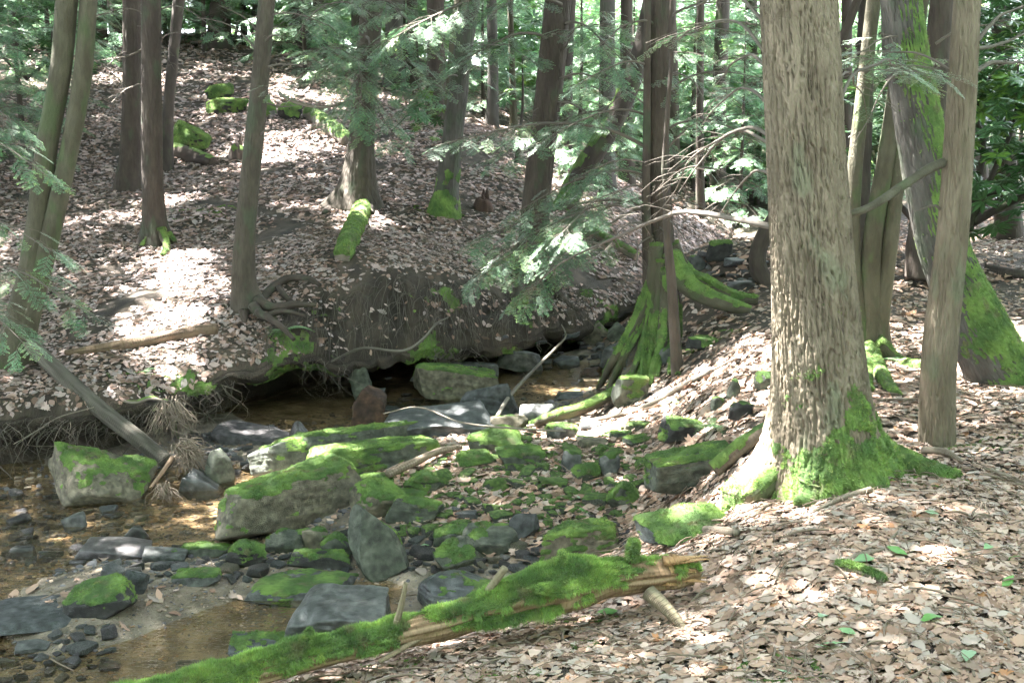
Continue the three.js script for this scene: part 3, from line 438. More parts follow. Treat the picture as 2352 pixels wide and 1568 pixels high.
{
  const t = rootTree;
  roots(t, [[[1505, 560, 10.9, 0.07], [1500, 680, 10.8, 0.075], [1484, 780, 10.6, 0.06], [1450, 870, 10.2, 0.045], [1400, 908, 9.9, 0.042], [1340, 938, 9.6, 0.045], [1270, 958, 9.3, 0.04], [1220, 978, null, 0.025]],
    [[1515, 600, 10.85, 0.06], [1512, 720, 10.7, 0.06], [1498, 800, 10.45, 0.05], [1470, 870, 10.1, 0.038], [1440, 915, 9.95, 0.035], [1420, 930, null, 0.02]],
    [[1530, 620, 10.8, 0.06], [1528, 730, 10.6, 0.055], [1514, 810, 10.3, 0.045], [1502, 850, 10.1, 0.042], [1490, 890, null, 0.03]],
    [[1540, 640, 10.85, 0.06], [1545, 740, 10.6, 0.05], [1540, 820, 10.3, 0.04], [1545, 850, null, 0.02]],
    [[1540, 560, 11, 0.08], [1570, 630, 11, 0.1], [1620, 655, 10.9, 0.085], [1680, 682, 10.8, 0.065], [1740, 690, 10.8, 0.04]],
    [[1540, 590, 10.9, 0.1], [1575, 650, 10.7, 0.09], [1630, 685, 10.5, 0.075], [1690, 705, 10.4, 0.06], [1725, 712, 10.35, 0.03]]], 41, { moss: 0.42 });
  const r = rng(7), web = []; for (let i = 0; i < 11; i++) { const u = i / 10, x0 = lerp(1488, 1540, u), xe = lerp(1385, 1548, u) + (r() - 0.5) * 20, ye = lerp(905, 858, u) + (r() - 0.5) * 20, q = 0.018 + r() * 0.02; web.push([[x0, 640 + r() * 40, 10.85, q * 1.3], [lerp(x0, xe, 0.3) + (r() - 0.5) * 14, 740 + r() * 20, 10.62, q * 1.2], [lerp(x0, xe, 0.66) + (r() - 0.5) * 22, 820, 10.3, q], [xe, ye, null, q * 0.6]]); }
  roots(t, web, 43, { moss: 0.35 });
  trunkMoss(t, t.built[0], (p, n) => 0.25 - (p.y - t.base.y) * 0.7 + 1.2 * N3(p, 4, 9), 0.008, 4000, 0.013, 44, 3000);
}
const barkHemlock = tree('hemlock_tree', 'dark brown hemlock trunk half hidden by drooping sprays on the bank edge', 'forest trees', [[[1222, 645, 78], [1228, 520, 65], [1240, 380, 62], [1262, 200, 62], [1282, 0, 60]]], 13.4, { kind: 'brown', seed: 51, seg: 96, rows: 170, flare: 0.4, depth: 0.014, k: 45, algae: -0.08, crown: 320 });
roots(barkHemlock, [[[1225, 600, 13.2, 0.1], [1240, 680, null, 0.08], [1270, 720, null, 0.04]], [[1235, 600, 13.2, 0.08], [1290, 690, null, 0.05], [1330, 720, null, 0.03]], [[1210, 620, 13.2, 0.08], [1190, 680, null, 0.05], [1180, 710, null, 0.03]]], 53);
const slantTree = tree('leaning_tree', 'dark tree slanting steeply with green moss along its upper side', 'forest trees', [[[1275, 520, 52], [1335, 400, 46], [1415, 270, 45], [1470, 130, 44], [1492, 30, 42]]], 16.5, { kind: 'dark', seed: 61, seg: 48, rows: 90, flare: 0.2, depth: 0.006, k: 40, crown: 120, up: 6 });
trunkMoss(slantTree, slantTree.built[0], (p, n) => n.y * 0.8 - 0.1 + 0.8 * N3(p, 4) - (p.y - slantTree.base.y) * 0.12, 0.02, 0, 0, 62);
const midHemlock = tree('hemlock_tree', 'stout hemlock with spreading root flare above the green moss log', 'forest trees', [[[822, 480, 76], [826, 420, 60], [832, 300, 52], [842, 150, 52], [856, 0, 50]]], 15, { kind: 'hemlock', seed: 71, seg: 90, rows: 150, flare: 0.8, flareH: 0.4, lobes: [[3.1, 1.2, 0.3], [0.3, 0.5, 0.3]], depth: 0.013, k: 45, algae: -0.02, crown: 320 });
roots(midHemlock, [[[800, 440, 14.9, 0.12], [770, 470, null, 0.08], [745, 495, null, 0.04]], [[840, 470, 14.9, 0.1], [850, 495, null, 0.05]]], 73);
const greyHemlock = tree('hemlock_tree', 'grey green hemlock trunk with mossy foot beside the sunlit spray', 'forest trees', [[[1018, 497, 66], [1028, 420, 50], [1047, 250, 45], [1066, 100, 43], [1082, 0, 42]]], 15, { kind: 'grey', seed: 81, seg: 90, rows: 150, flare: 0.5, depth: 0.011, k: 45, algae: 0.12, crown: 300 });
trunkMoss(greyHemlock, greyHemlock.built[0], (p, n) => 0.25 - (p.y - greyHemlock.base.y) * 0.7 + 0.8 * N3(p, 4, 3), 0.012, 0, 0, 85);
const bankHemlock = tree('hemlock_tree', 'slender hemlock on the brow of the undercut bank with exposed roots', 'forest trees', [[[564, 708, 60], [558, 650, 50], [562, 540, 46], [575, 400, 44], [595, 200, 40], [612, 0, 37]]], 11.2, { kind: 'hemlock', seed: 91, seg: 96, rows: 210, flare: 0.5, flareH: 0.2, lobes: [[0.2, 1.2, 0.4]], depth: 0.008, k: 60, algae: 0.06, crown: 240 });
roots(bankHemlock, [[[590, 690, 11.1, 0.06], [625, 705, 11.0, 0.045], [670, 700, 11.1, 0.035], [725, 700, 11.2, 0.02]], [[580, 700, 11.0, 0.05], [605, 725, 10.9, 0.035], [650, 715, 10.9, 0.025], [700, 725, 10.9, 0.015]], [[600, 690, 11.3, 0.04], [625, 660, 11.6, 0.04], [660, 640, 11.8, 0.035], [710, 640, 11.7, 0.03], [735, 655, 11.6, 0.02]], [[640, 660, 11.5, 0.03], [665, 690, 11.3, 0.025], [690, 700, 11.2, 0.015]], [[590, 715, 10.9, 0.035], [640, 745, 10.7, 0.03], [675, 780, 10.6, 0.02]], [[558, 715, 11.0, 0.05], [562, 745, null, 0.02]]], 93);
branches(bankHemlock, [[598, 160, 11.2, 720, 150, 11, 0.014, { leaf: 0, dead: true, shoots: 0.5, sag: 0.05 }], [600, 105, 11.2, 660, 90, 10.8, 0.012, { leaf: 0, dead: true }], [600, 130, 11.2, 450, 40, 11.6, 0.01, { leaf: 0, dead: true }], [592, 320, 11.2, 645, 300, 10.9, 0.013, { leaf: 0, dead: true, shoots: 0.2 }], [585, 220, 11.2, 690, 240, 11.6, 0.012, { leaf: 0.0, dead: true, sag: -0.1 }], [608, 40, 11.2, 760, 60, 11, 0.012, { leaf: 0.7, sag: 0.1 }], [600, 90, 11.2, 500, 10, 10.8, 0.009, { dead: true, leaf: 0 }], [602, 215, 11.2, 640, 210, 10.7, 0.006, { leaf: 0.8, spray: 0.13 }]], 95);
const twinBeech = tree('twin_stem_tree', 'smooth olive green twin trunks rising from one foot on the brow', 'forest trees', [[[18, 840, 84], [44, 740, 64], [72, 600, 52], [90, 470, 48], [107, 336, 48], [137, 168, 47], [152, 0, 49]], [[34, 835, 66], [64, 720, 54], [98, 600, 47], [131, 470, 43], [160, 336, 41], [189, 168, 41], [203, 0, 38]]], 10.2, { kind: 'green', seed: 101, seg: 72, rows: 190, flare: 0.3, depth: 0.003, k: 60, smooth: true, algae: 0.1, crown: 300, reach: 3.2 });
const ashTree = tree('hemlock_tree', 'dark hemlock with blackish foot behind the reddish trunk', 'forest trees', [[[292, 440, 58], [299, 350, 46], [302, 200, 41], [302, 0, 40]]], 16.5, { kind: 'brown', seed: 111, seg: 72, rows: 130, flare: 0.4, depth: 0.012, k: 40, crown: 300, reach: 3 });
const redHemlock = tree('hemlock_tree', 'straight reddish hemlock with splayed mossy roots in leaf litter', 'forest trees', [[[356, 562, 60], [352, 500, 47], [348, 300, 46], [347, 100, 44], [346, 0, 44]]], 13.6, { kind: 'brown', seed: 121, seg: 90, rows: 170, flare: 0.6, flareH: 0.25, lobes: [[0.3, 0.9, 0.35], [2.8, 0.8, 0.3], [-1.3, 0.6, 0.3]], depth: 0.01, k: 50, algae: 0.05, crown: 280 });
roots(redHemlock, [[[370, 530, 13.5, 0.06], [382, 570, null, 0.04], [372, 590, null, 0.02]], [[345, 545, 13.5, 0.05], [325, 570, null, 0.03]], [[385, 540, 13.6, 0.05], [400, 560, null, 0.03]]], 123, { moss: 0.3 });
branches(redHemlock, [[330, 110, 13.6, 215, 140, 13, 0.012, { dead: true, leaf: 0, sag: -0.05 }], [335, 200, 13.6, 255, 235, 13, 0.008, { dead: true, leaf: 0 }], [370, 90, 13.6, 430, 80, 13.4, 0.01, { dead: true, leaf: 0 }], [330, 30, 13.6, 220, 40, 13.2, 0.008, { dead: true, leaf: 0 }], [370, 20, 13.6, 520, 90, 13.2, 0.009, { dead: true, leaf: 0 }]], 125);
tree('hemlock_tree', 'thin dark trunk leaning just behind the reddish hemlock', 'forest trees', [[[380, 392, 28], [386, 250, 25], [400, 100, 24], [410, 0, 26]]], 18.2, { kind: 'dark', seed: 131, seg: 40, rows: 80, depth: 0.006, k: 40, crown: 160 });
const farBrown = tree('hemlock_tree', 'reddish brown trunk on the slope beyond the grey green hemlock', 'forest trees', [[[1000, 282, 50], [1002, 150, 41], [1000, 0, 39]]], 21.5, { kind: 'brown', seed: 141, seg: 56, rows: 90, flare: 0.5, depth: 0.012, k: 36, crown: 240 });
tree('hemlock_tree', 'olive trunk close behind the grey green hemlock', 'forest trees', [[[1036, 290, 36], [1048, 100, 33], [1058, 0, 31]]], 20.5, { kind: 'green', seed: 151, seg: 48, rows: 80, depth: 0.006, k: 36, crown: 160 });
tree('sapling', 'bare brown sapling in front of the long mossy roots', 'forest trees', [[[1557, 872, 28], [1550, 760, 25], [1542, 640, 22], [1533, 540, 18], [1530, 440, 14]]], 9.7, { kind: 'brown', seed: 161, seg: 32, rows: 100, flare: 0.2, depth: 0.002, k: 80, up: 2.5, crown: 0 });
tree('curved_tree', 'short thick trunk arching beside the far bend of the stream', 'forest trees', [[[1762, 655, 40], [1742, 615, 36], [1742, 575, 36], [1762, 530, 36], [1800, 470, 34], [1840, 380, 32]]], 12.4, { kind: 'brown', seed: 171, seg: 40, rows: 90, flare: 0.4, depth: 0.006, up: 3, crown: 60 });
tree('dead_tree', 'black bare trunk seen between the thick hemlock and the mossy leaner', 'forest trees', [[[1975, 600, 46], [1977, 450, 42], [1985, 280, 38], [1992, 0, 36]]], 12.5, { kind: 'dark', seed: 181, seg: 48, rows: 90, flare: 0.2, depth: 0.008, crown: 100 });
tree('forest_tree', 'dim brown trunk close behind the mossy leaner', 'forest trees', [[[2125, 560, 66], [2140, 300, 60], [2165, 0, 54]]], 12, { kind: 'brown', seed: 191, seg: 48, rows: 90, depth: 0.008, crown: 160 });
tree('forest_tree', 'grey brown trunk standing behind the rhododendron stems', 'forest trees', [[[2318, 545, 54], [2312, 400, 48], [2305, 200, 44], [2300, 0, 40]]], 16, { kind: 'brown', seed: 201, seg: 48, rows: 90, depth: 0.01, crown: 160 });
for (const [x, y, w, D, k, s, lab] of [[270, 108, 30, 25, 'dark', 1], [230, 70, 26, 27, 'brown', 2], [100, 100, 44, 24, 'grey', 3], [502, 112, 44, 25, 'brown', 4], [690, 118, 46, 26, 'dark', 5], [735, 130, 30, 25, 'brown', 6], [905, 200, 40, 24, 'grey', 7], [945, 200, 26, 25, 'brown', 8], [1390, 430, 38, 20, 'grey', 9], [1180, 300, 14, 20, 'green', 10], [1610, 500, 18, 20, 'brown', 11], [1650, 470, 34, 25, 'dark', 12], [1545, 440, 28, 24, 'brown', 13], [1940, 520, 26, 17, 'brown', 14], [2050, 500, 30, 20, 'grey', 15], [1440, 420, 30, 26, 'brown', 16], [1300, 350, 30, 24, 'dark', 17], [1130, 290, 24, 25, 'grey', 18], [1720, 450, 30, 22, 'brown', 19], [2260, 500, 24, 19, 'dark', 20], [820, 170, 22, 28, 'brown', 21], [400, 90, 24, 28, 'grey', 22], [30, 130, 30, 24, 'brown', 23], [590, 110, 26, 28, 'grey', 24]]) {
  const p0 = G(x, y, 14), d = -p0.z > 10 && -p0.z < 55 ? Math.min(-p0.z, D + 6) : D, b = V(0, 0, 0).copy(PT(x, y, d)), gy = groundY(b.x, -d);
  const py = y + (b.y - gy) / pxsize(1, b); // set its foot on the ground there
  tree('forest_tree', 'distant straight trunk standing further up the wooded valley', 'far trunks', [[[x, py, w * 1.15], [x + s % 5 * 2 - 4, py - 150, w], [x + (s * 7 % 5 * 6 - 12), Math.min(-20, py - 420), w * 0.92]]], d, { kind: k, seed: 300 + s * 3, seg: 32, rows: 50, depth: 0.008, k: 36, crown: 60, reach: 2.5 });
}
// ---------------------------------------------------------------- rocks
const STONE = { tan: [[0.144, 0.126, 0.0864], [0.2016, 0.18, 0.1296]], grey: [[0.0864, 0.09, 0.0864], [0.144, 0.1476, 0.1404]], blue: [[0.0612, 0.067, 0.0691], [0.108, 0.1138, 0.1138]], dark: [[0.0288, 0.0281, 0.0266], [0.0576, 0.054, 0.0504]], pale: [[0.1224, 0.1224, 0.126], [0.18, 0.1764, 0.18]], rust: [[0.054, 0.0302, 0.0202], [0.1152, 0.0576, 0.0324]], green: [[0.072, 0.0828, 0.0612], [0.1224, 0.1332, 0.1008]], purple: [[0.072, 0.0662, 0.0684], [0.1188, 0.108, 0.1094]] };
// an angular stone: a ball cut by planes, then roughened; L x H x T, long axis x
function stoneGeo(seed, L, H, T, { form = 'block', res = 12, kind = 'grey', sharp = 34, strata = 1.2, tilt = [0, 0, 0], yaw = 0 } = {}) {
  const r = rng(seed * 131 + 5), planes = [], add = (x, y, z, d) => { const l = Math.hypot(x, y, z); planes.push([x / l, y / l, z / l, d]); };
  const j = () => (r() - 0.5) * (form === 'slab' ? 0.35 : 0.6);
  if (form !== 'round') { add(1, j(), j(), 0.92); add(-1, j(), j(), 0.92); add(j(), 1, j(), 0.85); add(j(), -1, j(), 0.85); add(j(), j(), 1, 0.9); add(j(), j(), -1, 0.9); }
  if (form === 'round') for (const [x, y, z] of [[1, 0, 0], [-1, 0, 0], [0, 1, 0], [0, -1, 0], [0, 0, 1], [0, 0, -1]]) add(x + j(), y + j(), z + j(), 0.95);
  if (form === 'point') { add(0.8, 0.75, j(), 0.62); add(-0.8, 0.8, j(), 0.62); }
  for (let i = 0, n = form === 'round' ? 15 : 8; i < n; i++) { const z = r() * 2 - 1, a = r() * 6.28, s = Math.sqrt(1 - z * z); add(s * Math.cos(a), z, s * Math.sin(a), form === 'round' ? 0.8 + r() * 0.15 : 0.95 + r() * 0.22); }
  const g0 = new THREE.IcosahedronGeometry(1, res); g0.deleteAttribute('uv'); g0.deleteAttribute('normal'); const g = mergeVertices(g0, 1e-5), P = g.attributes.position, d = V(0, 0, 0), E = new THREE.Euler(tilt[0], 0, tilt[2]), Y = new THREE.Euler(0, yaw + tilt[1], 0), K = STONE[kind], col = [];
  const mn = Math.min(L, H, T);
  for (let i = 0; i < P.count; i++) {
    d.fromBufferAttribute(P, i).normalize(); let s = 0; for (const [x, y, z, k] of planes) { const t = (x * d.x + y * d.y + z * d.z) / k; if (t > 0) s += Math.pow(t, sharp); }
    const rad = 1 / Math.pow(s, 1 / sharp), x = d.x * rad * L / 2, y = d.y * rad * H / 2, z = d.z * rad * T / 2, q = 1 / Math.max(0.12, mn);
    const n = 0.05 * mn * fbm(x * 2.4 * q + seed, y * 2.4 * q, z * 2.4 * q, 3) * 2 + 0.02 * mn * strata * noise(seed, y * 9 * q + 0.6 * noise(x * 2 * q, z * 2 * q), 3), f = 1 + n / Math.max(0.02, Math.hypot(x, y, z));
    d.set(x * f, y * f, z * f).applyEuler(E).applyEuler(Y); P.setXYZ(i, d.x, d.y, d.z);
    const t = smooth(-0.35, 0.4, fbm(x * 7 + seed, y * 9, z * 7, 3)), e = 1 + 0.3 * noise(x * 45 + seed, y * 45, z * 45), c = mixc(K[0], K[1], t); col.push(c[0] * e, c[1] * e, c[2] * e);
  }
  g.setAttribute('color', new THREE.Float32BufferAttribute(col, 3)); g.computeVertexNormals();
  const o = g.toNonIndexed(), Q = o.attributes.position, uv = new Float32Array(Q.count * 2), a = V(0, 0, 0), b = V(0, 0, 0), c = V(0, 0, 0), nn = V(0, 0, 0);
  for (let i = 0; i < Q.count; i += 3) { a.fromBufferAttribute(Q, i); b.fromBufferAttribute(Q, i + 1); c.fromBufferAttribute(Q, i + 2); nn.crossVectors(b.clone().sub(a), c.clone().sub(a)); const X = Math.abs(nn.x), Yy = Math.abs(nn.y), Z = Math.abs(nn.z); [a, b, c].forEach((v, k) => uv.set(X > Yy && X > Z ? [v.z, v.y] : Yy > Z ? [v.x, v.z] : [v.x, v.y], (i + k) * 2)); }
  o.setAttribute('uv', new THREE.BufferAttribute(uv, 2)); return [o, g];
}
const rockList = [];
function rock(x0, y0, x1, y1, label, { rise = 0, form = 'block', kind = 'grey', moss = 0, seed = 1, k = 0.7, tilt = [0, 0, 0], wet = false, name = 'rock', group, res, sink = 0.18, hs = 1, D, Hpx = 0, Tpx = 0, fur = 6000, mossY = 0 } = {}) {
  const cx = (x0 + x1) / 2, py = y1 - Math.abs(rise) * 0.5, p = D ? PT(cx, py, D) : G(cx, py, 4.9); if (-p.z > 30) console.log('far rock', label, p.z); const dist = -p.z, per = 1 / pxsize(1, p), h = EYE.y - p.y, w = (x1 - x0) / per, away = rise / (FPX * h / (dist * dist)), L = Math.hypot(w, away), yaw = Math.atan2(away, w), fi = Math.atan2(h, dist);
  const T = Tpx ? Tpx / per : Math.min(L * k, Math.max(0.05, (y1 - y0) / per * 2.2)), vis = (y1 - y0 - Math.abs(rise)) / per, H = Hpx ? Hpx / per / (1 - sink) : hs * Math.max(0.28 * vis, 0.04, (vis - T * Math.sin(fi) * 0.8) / Math.cos(fi)) / (1 - sink);
  const r = res || clamp(Math.round((x1 - x0) / 9), 5, 26), [g, s] = stoneGeo(seed, L * 1.04, H, T, { form, kind, res: r, tilt, yaw });
  const mesh = new THREE.Mesh(g, wet ? M.wet : M.stone), y = p.y + H * (0.5 - sink); mesh.position.set(p.x, y, p.z - T * 0.28 * Math.cos(yaw)); top(mesh, name, label, 'rock', group);
  if (moss) { const l = mossLayer(s, (q, n) => n.y * 0.75 + 1.15 * fbm(q.x * 5 + seed, q.y * 5, q.z * 5, 3) + 0.5 * fbm(q.x * 19, q.y * 19, q.z * 19 + seed, 2) + moss - 0.85 + mossY * q.y, Math.min(0.012, H * 0.09)); if (l) { const m = part(mesh, 'moss', l, M.moss); if (fur && (x1 - x0) > 50) mossFur(m, l, fur, 0.011, seed, { most: 3500 }); } }
  rockList.push({ x: p.x, z: mesh.position.z, r: L * 0.42 }); return mesh;
}
const bar = 'rocks of the gravel bar', str = 'rocks in the stream';
rock(535, 1085, 808, 1258, 'largest boulder, long and tan with a mossy back, at the water', { rise: 100, form: 'block', kind: 'tan', moss: 0.42, seed: 3, Tpx: 120, Hpx: 125, group: bar, tilt: [-0.05, 0, -0.06] });
rock(618, 978, 935, 1105, 'long dark mossy slab leaning along the stream edge', { rise: 88, form: 'slab', kind: 'green', moss: 0.3, seed: 5, Tpx: 75, Hpx: 75, group: bar, tilt: [-0.2, 0, -0.06] });
rock(715, 1018, 990, 1105, 'long rock wholly cushioned in bright moss', { rise: 46, form: 'block', kind: 'green', moss: 0.75, seed: 7, Tpx: 110, Hpx: 62, group: bar });
rock(800, 1105, 908, 1194, 'rounded boulder with a mossy dome and brown flank', { form: 'round', kind: 'tan', moss: 0.5, seed: 9, k: 0.9, group: bar, hs: 1.3, tilt: [0.2, 0.4, 0.2] });
rock(893, 1140, 1012, 1200, 'squared mossy block beside the rounded boulder', { form: 'block', kind: 'green', moss: 0.5, seed: 11, k: 0.5, group: bar, rise: -8, hs: 1.3 });
rock(800, 1178, 915, 1312, 'pointed grey green slab standing on edge', { form: 'point', kind: 'green', moss: 0.22, seed: 13, k: 0.5, group: bar, tilt: [-0.5, 0.3, 0.35], hs: 1.4 });
rock(940, 1290, 1145, 1402, 'smooth dark blue wet boulder with pale sheen', { form: 'round', kind: 'blue', moss: 0.12, seed: 15, k: 0.75, group: str, wet: true, fur: 0 });
rock(668, 1328, 890, 1470, 'flat grey slab with water trickling past it', { form: 'slab', kind: 'grey', moss: 0.0, seed: 17, k: 0.85, group: str, wet: true, tilt: [0.12, 0, -0.03] });
rock(572, 1295, 800, 1380, 'low broad slab thinly coated with dull moss', { form: 'slab', kind: 'grey', moss: 0.36, seed: 19, k: 0.7, group: bar, fur: 0 });
rock(-60, 1345, 185, 1455, 'bare bluish flat slab at the pool edge', { form: 'slab', kind: 'blue', moss: 0, seed: 21, k: 0.8, group: str, rise: 25 });
rock(140, 1328, 302, 1412, 'dark block with a sloping moss top beside the bluish slab', { form: 'block', kind: 'dark', moss: 0.42, seed: 23, k: 0.7, group: str, tilt: [0.15, 0, 0.2] });
rock(1262, 1195, 1424, 1278, 'square rock with a thick fringe of moss, half sunlit', { form: 'block', kind: 'tan', moss: 0.55, seed: 25, k: 0.6, group: bar, hs: 1.15, tilt: [0, 0, 0.08] });
rock(1063, 1208, 1182, 1272, 'smooth bare grey green stone between mossy ones', { form: 'block', kind: 'green', moss: 0.02, seed: 27, k: 0.7, group: bar, tilt: [0.15, 0, -0.15] });
rock(998, 1240, 1104, 1302, 'two faced angular stone with a moss tinged front', { form: 'block', kind: 'green', moss: 0.15, seed: 29, k: 0.8, group: bar, tilt: [0.3, 0.6, 0.1] });
rock(998, 1203, 1094, 1250, 'flat stone with bright moss above the two faced one', { form: 'slab', kind: 'green', moss: 0.55, seed: 31, k: 0.6, group: bar });
rock(1170, 1170, 1236, 1240, 'bare dark triangular stone standing upright', { form: 'point', kind: 'blue', moss: 0, seed: 33, k: 0.5, group: bar, tilt: [-0.2, 0, 3.0] });
rock(608, 1212, 704, 1270, 'domed grey green stone against the largest boulder', { form: 'round', kind: 'green', moss: 0.2, seed: 35, k: 0.8, group: bar, hs: 1.2 });
rock(518, 1238, 608, 1304, 'mossy lump at the foot of the largest boulder', { form: 'round', kind: 'dark', moss: 0.55, seed: 37, k: 0.8, group: bar, hs: 1.2 });
rock(698, 1215, 756, 1264, 'small brown domed stone between two mossy slabs', { form: 'round', kind: 'tan', moss: 0.35, seed: 39, group: bar, hs: 1.2 });
rock(744, 1212, 806, 1280, 'narrow mossy slab tipped towards the pointed slab', { form: 'slab', kind: 'green', moss: 0.55, seed: 41, group: bar, tilt: [0, 0, -0.75], hs: 0.8 });
rock(660, 1255, 800, 1302, 'low dark ledge with a mossy rim', { form: 'slab', kind: 'dark', moss: 0.3, seed: 43, group: bar, k: 0.5 });
rock(408, 1240, 526, 1278, 'thin green tinged plate of stone in the riffle', { form: 'slab', kind: 'green', moss: 0.2, seed: 45, group: str, k: 0.5 });
rock(322, 1252, 424, 1292, 'angular dark plate next to the green tinged one', { form: 'slab', kind: 'grey', moss: 0.05, seed: 47, group: str, k: 0.6 });
rock(392, 1303, 502, 1340, 'flat whitish stone with a little moss on sand', { form: 'slab', kind: 'grey', moss: 0.28, seed: 49, group: str, k: 0.55 });
rock(1490, 1028, 1700, 1118, 'large mossy boulder bedded in the leafy slope', { form: 'block', kind: 'green', moss: 0.6, seed: 51, k: 0.6, group: bar, hs: 1.25, tilt: [0, 0, 0.12] });
rock(1478, 1148, 1685, 1255, 'big square mossy boulder below the thick hemlock root', { form: 'block', kind: 'grey', moss: 0.62, seed: 53, k: 0.7, group: bar, hs: 1.2, rise: 30, tilt: [0.1, 0, 0.05] });
rock(928, 1082, 1022, 1130, 'pointed mossy stone lying behind the weathered branch', { form: 'point', kind: 'green', moss: 0.5, seed: 55, group: bar, hs: 1.3 });
rock(1048, 1028, 1134, 1070, 'low moss hummock stone above the weathered branch', { form: 'round', kind: 'green', moss: 0.8, seed: 57, group: bar });
rock(1083, 988, 1198, 1042, 'broad mossy mound of stone at the top of the bar', { form: 'block', kind: 'green', moss: 0.8, seed: 59, group: bar, hs: 1.3 });
rock(1148, 1028, 1244, 1068, 'mossy loaf shaped stone with a leaf on it', { form: 'block', kind: 'green', moss: 0.65, seed: 61, group: bar, hs: 1.2 });
rock(1400, 1108, 1468, 1158, 'lone moss green wedge among brown leaves', { form: 'point', kind: 'green', moss: 0.75, seed: 63, group: bar, hs: 1.25 });
rock(1313, 1060, 1378, 1106, 'mossy cushion stone below a grey cobble pair', { form: 'round', kind: 'green', moss: 0.7, seed: 65, group: bar });
rock(1378, 1044, 1424, 1090, 'upright oval mossy cobble', { form: 'round', kind: 'grey', moss: 0.4, seed: 67, group: bar, hs: 1.3 });
rock(1290, 1040, 1335, 1082, 'grey cobble barely mossed in leaves', { form: 'round', kind: 'grey', moss: 0.12, seed: 68, group: bar, hs: 1.2 });
rock(822, 1083, 905, 1112, 'thin mossy slab under the weathered branch', { form: 'slab', kind: 'green', moss: 0.7, seed: 69, group: bar });
rock(903, 1118, 978, 1150, 'flat bright moss stone under the branch tip', { form: 'slab', kind: 'green', moss: 0.85, seed: 71, group: bar });
rock(1330, 1000, 1400, 1028, 'bare yellowish flat stone in the leaves', { form: 'slab', kind: 'tan', moss: 0.02, seed: 73, group: bar });
rock(1255, 965, 1325, 1010, 'grey stone with a mossy cap below the moss root', { form: 'round', kind: 'grey', moss: 0.4, seed: 75, group: bar });
rock(1440, 995, 1505, 1022, 'elongated mossy stone on the leafy slope', { form: 'slab', kind: 'green', moss: 0.6, seed: 77, group: bar, rise: 8 });
rock(1400, 985, 1452, 1006, 'dull mossy sliver of stone on the leafy slope', { form: 'slab', kind: 'green', moss: 0.4, seed: 79, group: bar });
rock(1330, 960, 1385, 990, 'dark rounded cobble beside the thin fallen stem', { form: 'round', kind: 'blue', moss: 0, seed: 80, group: bar });
rock(868, 935, 1135, 1000, 'wide blue grey slab lying flat in the stream', { form: 'slab', kind: 'blue', moss: 0.0, seed: 81, group: str, wet: true, k: 0.6, hs: 1.2, tilt: [0.1, 0, 0.06] });
rock(952, 856, 1150, 925, 'slab with a moss topped sunlit back in the stream bend', { form: 'slab', kind: 'tan', moss: 0.42, seed: 83, group: str, k: 0.5, hs: 1.5, sink: 0, tilt: [0.12, 0, -0.08] });
rock(1058, 885, 1185, 960, 'dark grey block propping up the moss topped slab', { form: 'block', kind: 'blue', moss: 0, seed: 85, group: str, hs: 1.2 });
rock(1008, 822, 1145, 868, 'flat dull grey green slab in the shade of the bank', { form: 'slab', kind: 'grey', moss: 0, seed: 87, group: str, k: 0.5 });
rock(1142, 796, 1240, 845, 'long dark grey block by the bleached branch', { form: 'block', kind: 'grey', moss: 0, seed: 89, group: str, k: 0.5, tilt: [0, 0, -0.2] });
rock(818, 905, 882, 985, 'rust red upright stone at the undercut', { form: 'block', kind: 'rust', moss: 0, seed: 91, group: str, hs: 1.3, tilt: [0, 0, -0.2] });
rock(805, 845, 852, 915, 'green tinged upright slab leaning in the undercut', { form: 'slab', kind: 'green', moss: 0.3, seed: 92, group: str, hs: 1.3, tilt: [0, 0, 0.3] });
rock(480, 962, 662, 1025, 'flat lilac grey slab lit by the sun at the far bank', { form: 'slab', kind: 'purple', moss: 0, seed: 93, group: str, k: 0.6, rise: -18, tilt: [0.1, 0, -0.08] });
rock(652, 985, 722, 1058, 'black pointed stone standing in the shallows', { form: 'point', kind: 'dark', moss: 0, seed: 95, group: str, wet: true, hs: 1.4, tilt: [0, 0, 0.1] });
rock(128, 1033, 320, 1158, 'great tilted block with a sunlit mossy top under the bank', { form: 'block', kind: 'tan', moss: 0.34, seed: 97, group: str, Tpx: 150, Hpx: 95, tilt: [0.5, 0.35, -0.25] });
rock(468, 1050, 532, 1128, 'dark green blotched boulder beside the root tangle', { form: 'round', kind: 'green', moss: 0.1, seed: 99, group: str, hs: 1.4 });
rock(415, 1082, 500, 1145, 'thin slate sloping into the water below the root tangle', { form: 'slab', kind: 'blue', moss: 0, seed: 101, group: str, tilt: [0, 0, -0.6], wet: true });
rock(1268, 812, 1334, 846, 'blue grey wet cobble in the riffle', { form: 'round', kind: 'blue', moss: 0, seed: 103, group: str, wet: true });
rock(1342, 728, 1392, 790, 'yellow green mossy slab standing by the far riffle', { form: 'slab', kind: 'tan', moss: 0.4, seed: 105, group: str, tilt: [0, 0, -1.1], hs: 0.9 });
rock(1398, 742, 1445, 785, 'pale green slab leaning near the moss roots', { form: 'slab', kind: 'green', moss: 0.2, seed: 107, group: str, tilt: [0, 0, -0.6] });
rock(1382, 790, 1445, 845, 'dark green tinged stone at the foot of the roots', { form: 'block', kind: 'grey', moss: 0.1, seed: 109, group: str });
rock(1400, 815, 1440, 855, 'small mossy stone against the roots', { form: 'round', kind: 'tan', moss: 0.45, seed: 110, group: str });
rock(1405, 875, 1475, 935, 'mossy boulder gripped by the long roots', { form: 'round', kind: 'green', moss: 0.65, seed: 111, group: bar, hs: 1.3 });
rock(1123, 945, 1205, 988, 'squared tan block in front of the wide slab', { form: 'block', kind: 'tan', moss: 0.05, seed: 113, group: bar });
